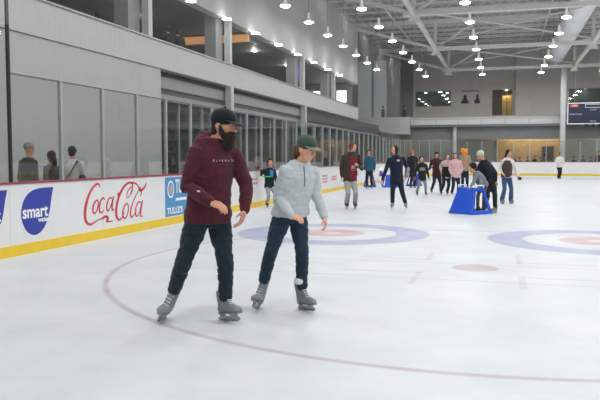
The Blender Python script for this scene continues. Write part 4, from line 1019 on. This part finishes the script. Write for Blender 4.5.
for i, (px, c) in enumerate(spot):
    b = at(px, 165, 1, 58.3 if i % 2 else 58.7)
    person(0, 0, dict(), 'spectator in %s behind the far boards, %s counted from the left' % ({'grey': 'grey', 'pink': 'dull pink', 'dark': 'dark grey', 'navy': 'dull navy', 'brown': 'brown', 'tall': 'near black'}[c], nth[i]), H=1.9 if c == 'tall' else 1.42+.06*(i % 3), base=(b.x, b.y, 0), cf=(0, -1),
           top=cloth('spectator_'+c, cl[c]), legs=blk, boots=M_bk, hair=drk, on_ice=False, vox=.032, name='person', hands=False, group='spectators behind the far boards')
# skate sharpening style posters and shelves seen through the left storefront
M_warm = mat('poster_pale', srgb(214, 206, 190), .6, var=.15, scale=6)
for i, (px, y0, y1, v) in enumerate(((331, 138, 147, -11.2), (337, 140, 150, -11.9), (326, 150, 158, -11.6), (343, 139, 152, -12.4))):
    a = at(px, y1, 0, v); c = at(px, y0, 0, v)
    t = empty('notice_stand', (v, a.y, 0), label=['upper left', 'upper middle', 'lower', 'right hand'][i]+' pale notice stand seen through the left storefront', cat='notice stand')
    MB().box(-.04, 0, -.8, .8, a.z, c.z).build('board', M_warm, t)
    for yy in (-.6, .6): MB().box(-.08, -.04, yy-.03, yy+.03, -.02, c.z).build('leg', M_alu, t)
# scoreboard hung at the far right
sb_ = empty('scoreboard', (7.3, 58.6, 4.02), label='wide dark navy scoreboard with white frame at the far right', cat='scoreboard')
MB().box(-2.45, 2.45, 0, .25, 0, 1.68).build('cabinet', mat('scoreboard_navy', srgb(30, 36, 62), .4), sb_)
mb = MB()
for a in ((-2.45, 2.45, -.03, 0, 1.61, 1.68), (-2.45, 2.45, -.03, 0, 0, .07), (-2.45, -2.38, -.03, 0, .07, 1.61), (2.38, 2.45, -.03, 0, .07, 1.61)): mb.box(*a)
mb.build('frame', M_adwhite, sb_)
mb = MB()
for a in ((-1.15, .1, -.03, 0, 1.28, 1.31), (-1.15, .1, -.03, 0, 1.52, 1.55), (-1.15, -1.12, -.03, 0, 1.31, 1.52), (.07, .1, -.03, 0, 1.31, 1.52)): mb.box(*a)
mb.build('clock_window', M_adwhite, sb_)
for x, w_ in ((-1.95, .62), (.7, .6)): MB().box(x-w_/2, x+w_/2, -.03, 0, 1.34, 1.56).build('red_sign', mat('sign_orange_red', srgb(205, 92, 60), .5), sb_)
text_obj('sign_text', 'CCM', .16, M_adwhite, sb_, T((-1.95, -.035, 1.45))@FRONTM, offset=.004)
for x, t_, s_, z_ in ((-1.85, 'HOME TEAM', .16, .78), (-.55, 'CLOCK', .14, 1.12), (1.35, 'GUEST', .16, .78), (-.55, 'PERIOD', .13, .22)): text_obj('board_text', t_, s_, mat('scoreboard_grey', srgb(165, 172, 185)), sb_, T((x, -.02, z_))@FRONTM, offset=.004)
for x in (-1.05, -.55, -.05):
    MB().tube([(x, -.05, -.12), (x, .2, -.12)], .14, 14).build('horn', M_black, sb_)
for x in (-1.9, 1.9): MB().tube([(x, .12, 1.68), (x, .12, 6.9)], .012, 8).build('hanger', M_alu, sb_)
# wall logos upstairs
lg = empty('wall_display', (-2.85, 63.97, 6.1), label='two dark portrait emblems under small lettering on the far upper wall', cat='wall display')
text_obj('display_text', 'SKATE RENTAL', .22, M_darker, lg, T((0, -.01, 1.22))@FRONTM, sx=1.0, offset=.003)
for x, wv in ((-.45, .42), (.62, .30)):
    e = MB(); e.ell((x, -.01, .72), (wv*.4, 0, 0), (0, .015, 0), (0, 0, .2)); e.box(x-wv*.8, x+wv*.8, -.02, 0, .12, .38); e.box(x-wv*.5, x+wv*.5, -.02, 0, .38, .56)
    e.build('emblem', M_darker, lg, voxel=.014)
# ------------------------------------------------------------------ world and view
w = bpy.data.worlds.new('world'); SC.world = w; w.use_nodes = True
w.node_tree.nodes['Background'].inputs[0].default_value = (.8, .85, .9, 1); w.node_tree.nodes['Background'].inputs[1].default_value = .3
SC.view_settings.view_transform = 'Standard'; SC.view_settings.look = 'None'; SC.view_settings.exposure = -0.08
SC.view_settings.gamma = 1; SC.view_settings.use_curve_mapping = False
SC.cycles.transparent_max_bounces = 24; SC.cycles.max_bounces = 6; SC.cycles.diffuse_bounces = 4
SC.cycles.sample_clamp_indirect = 6
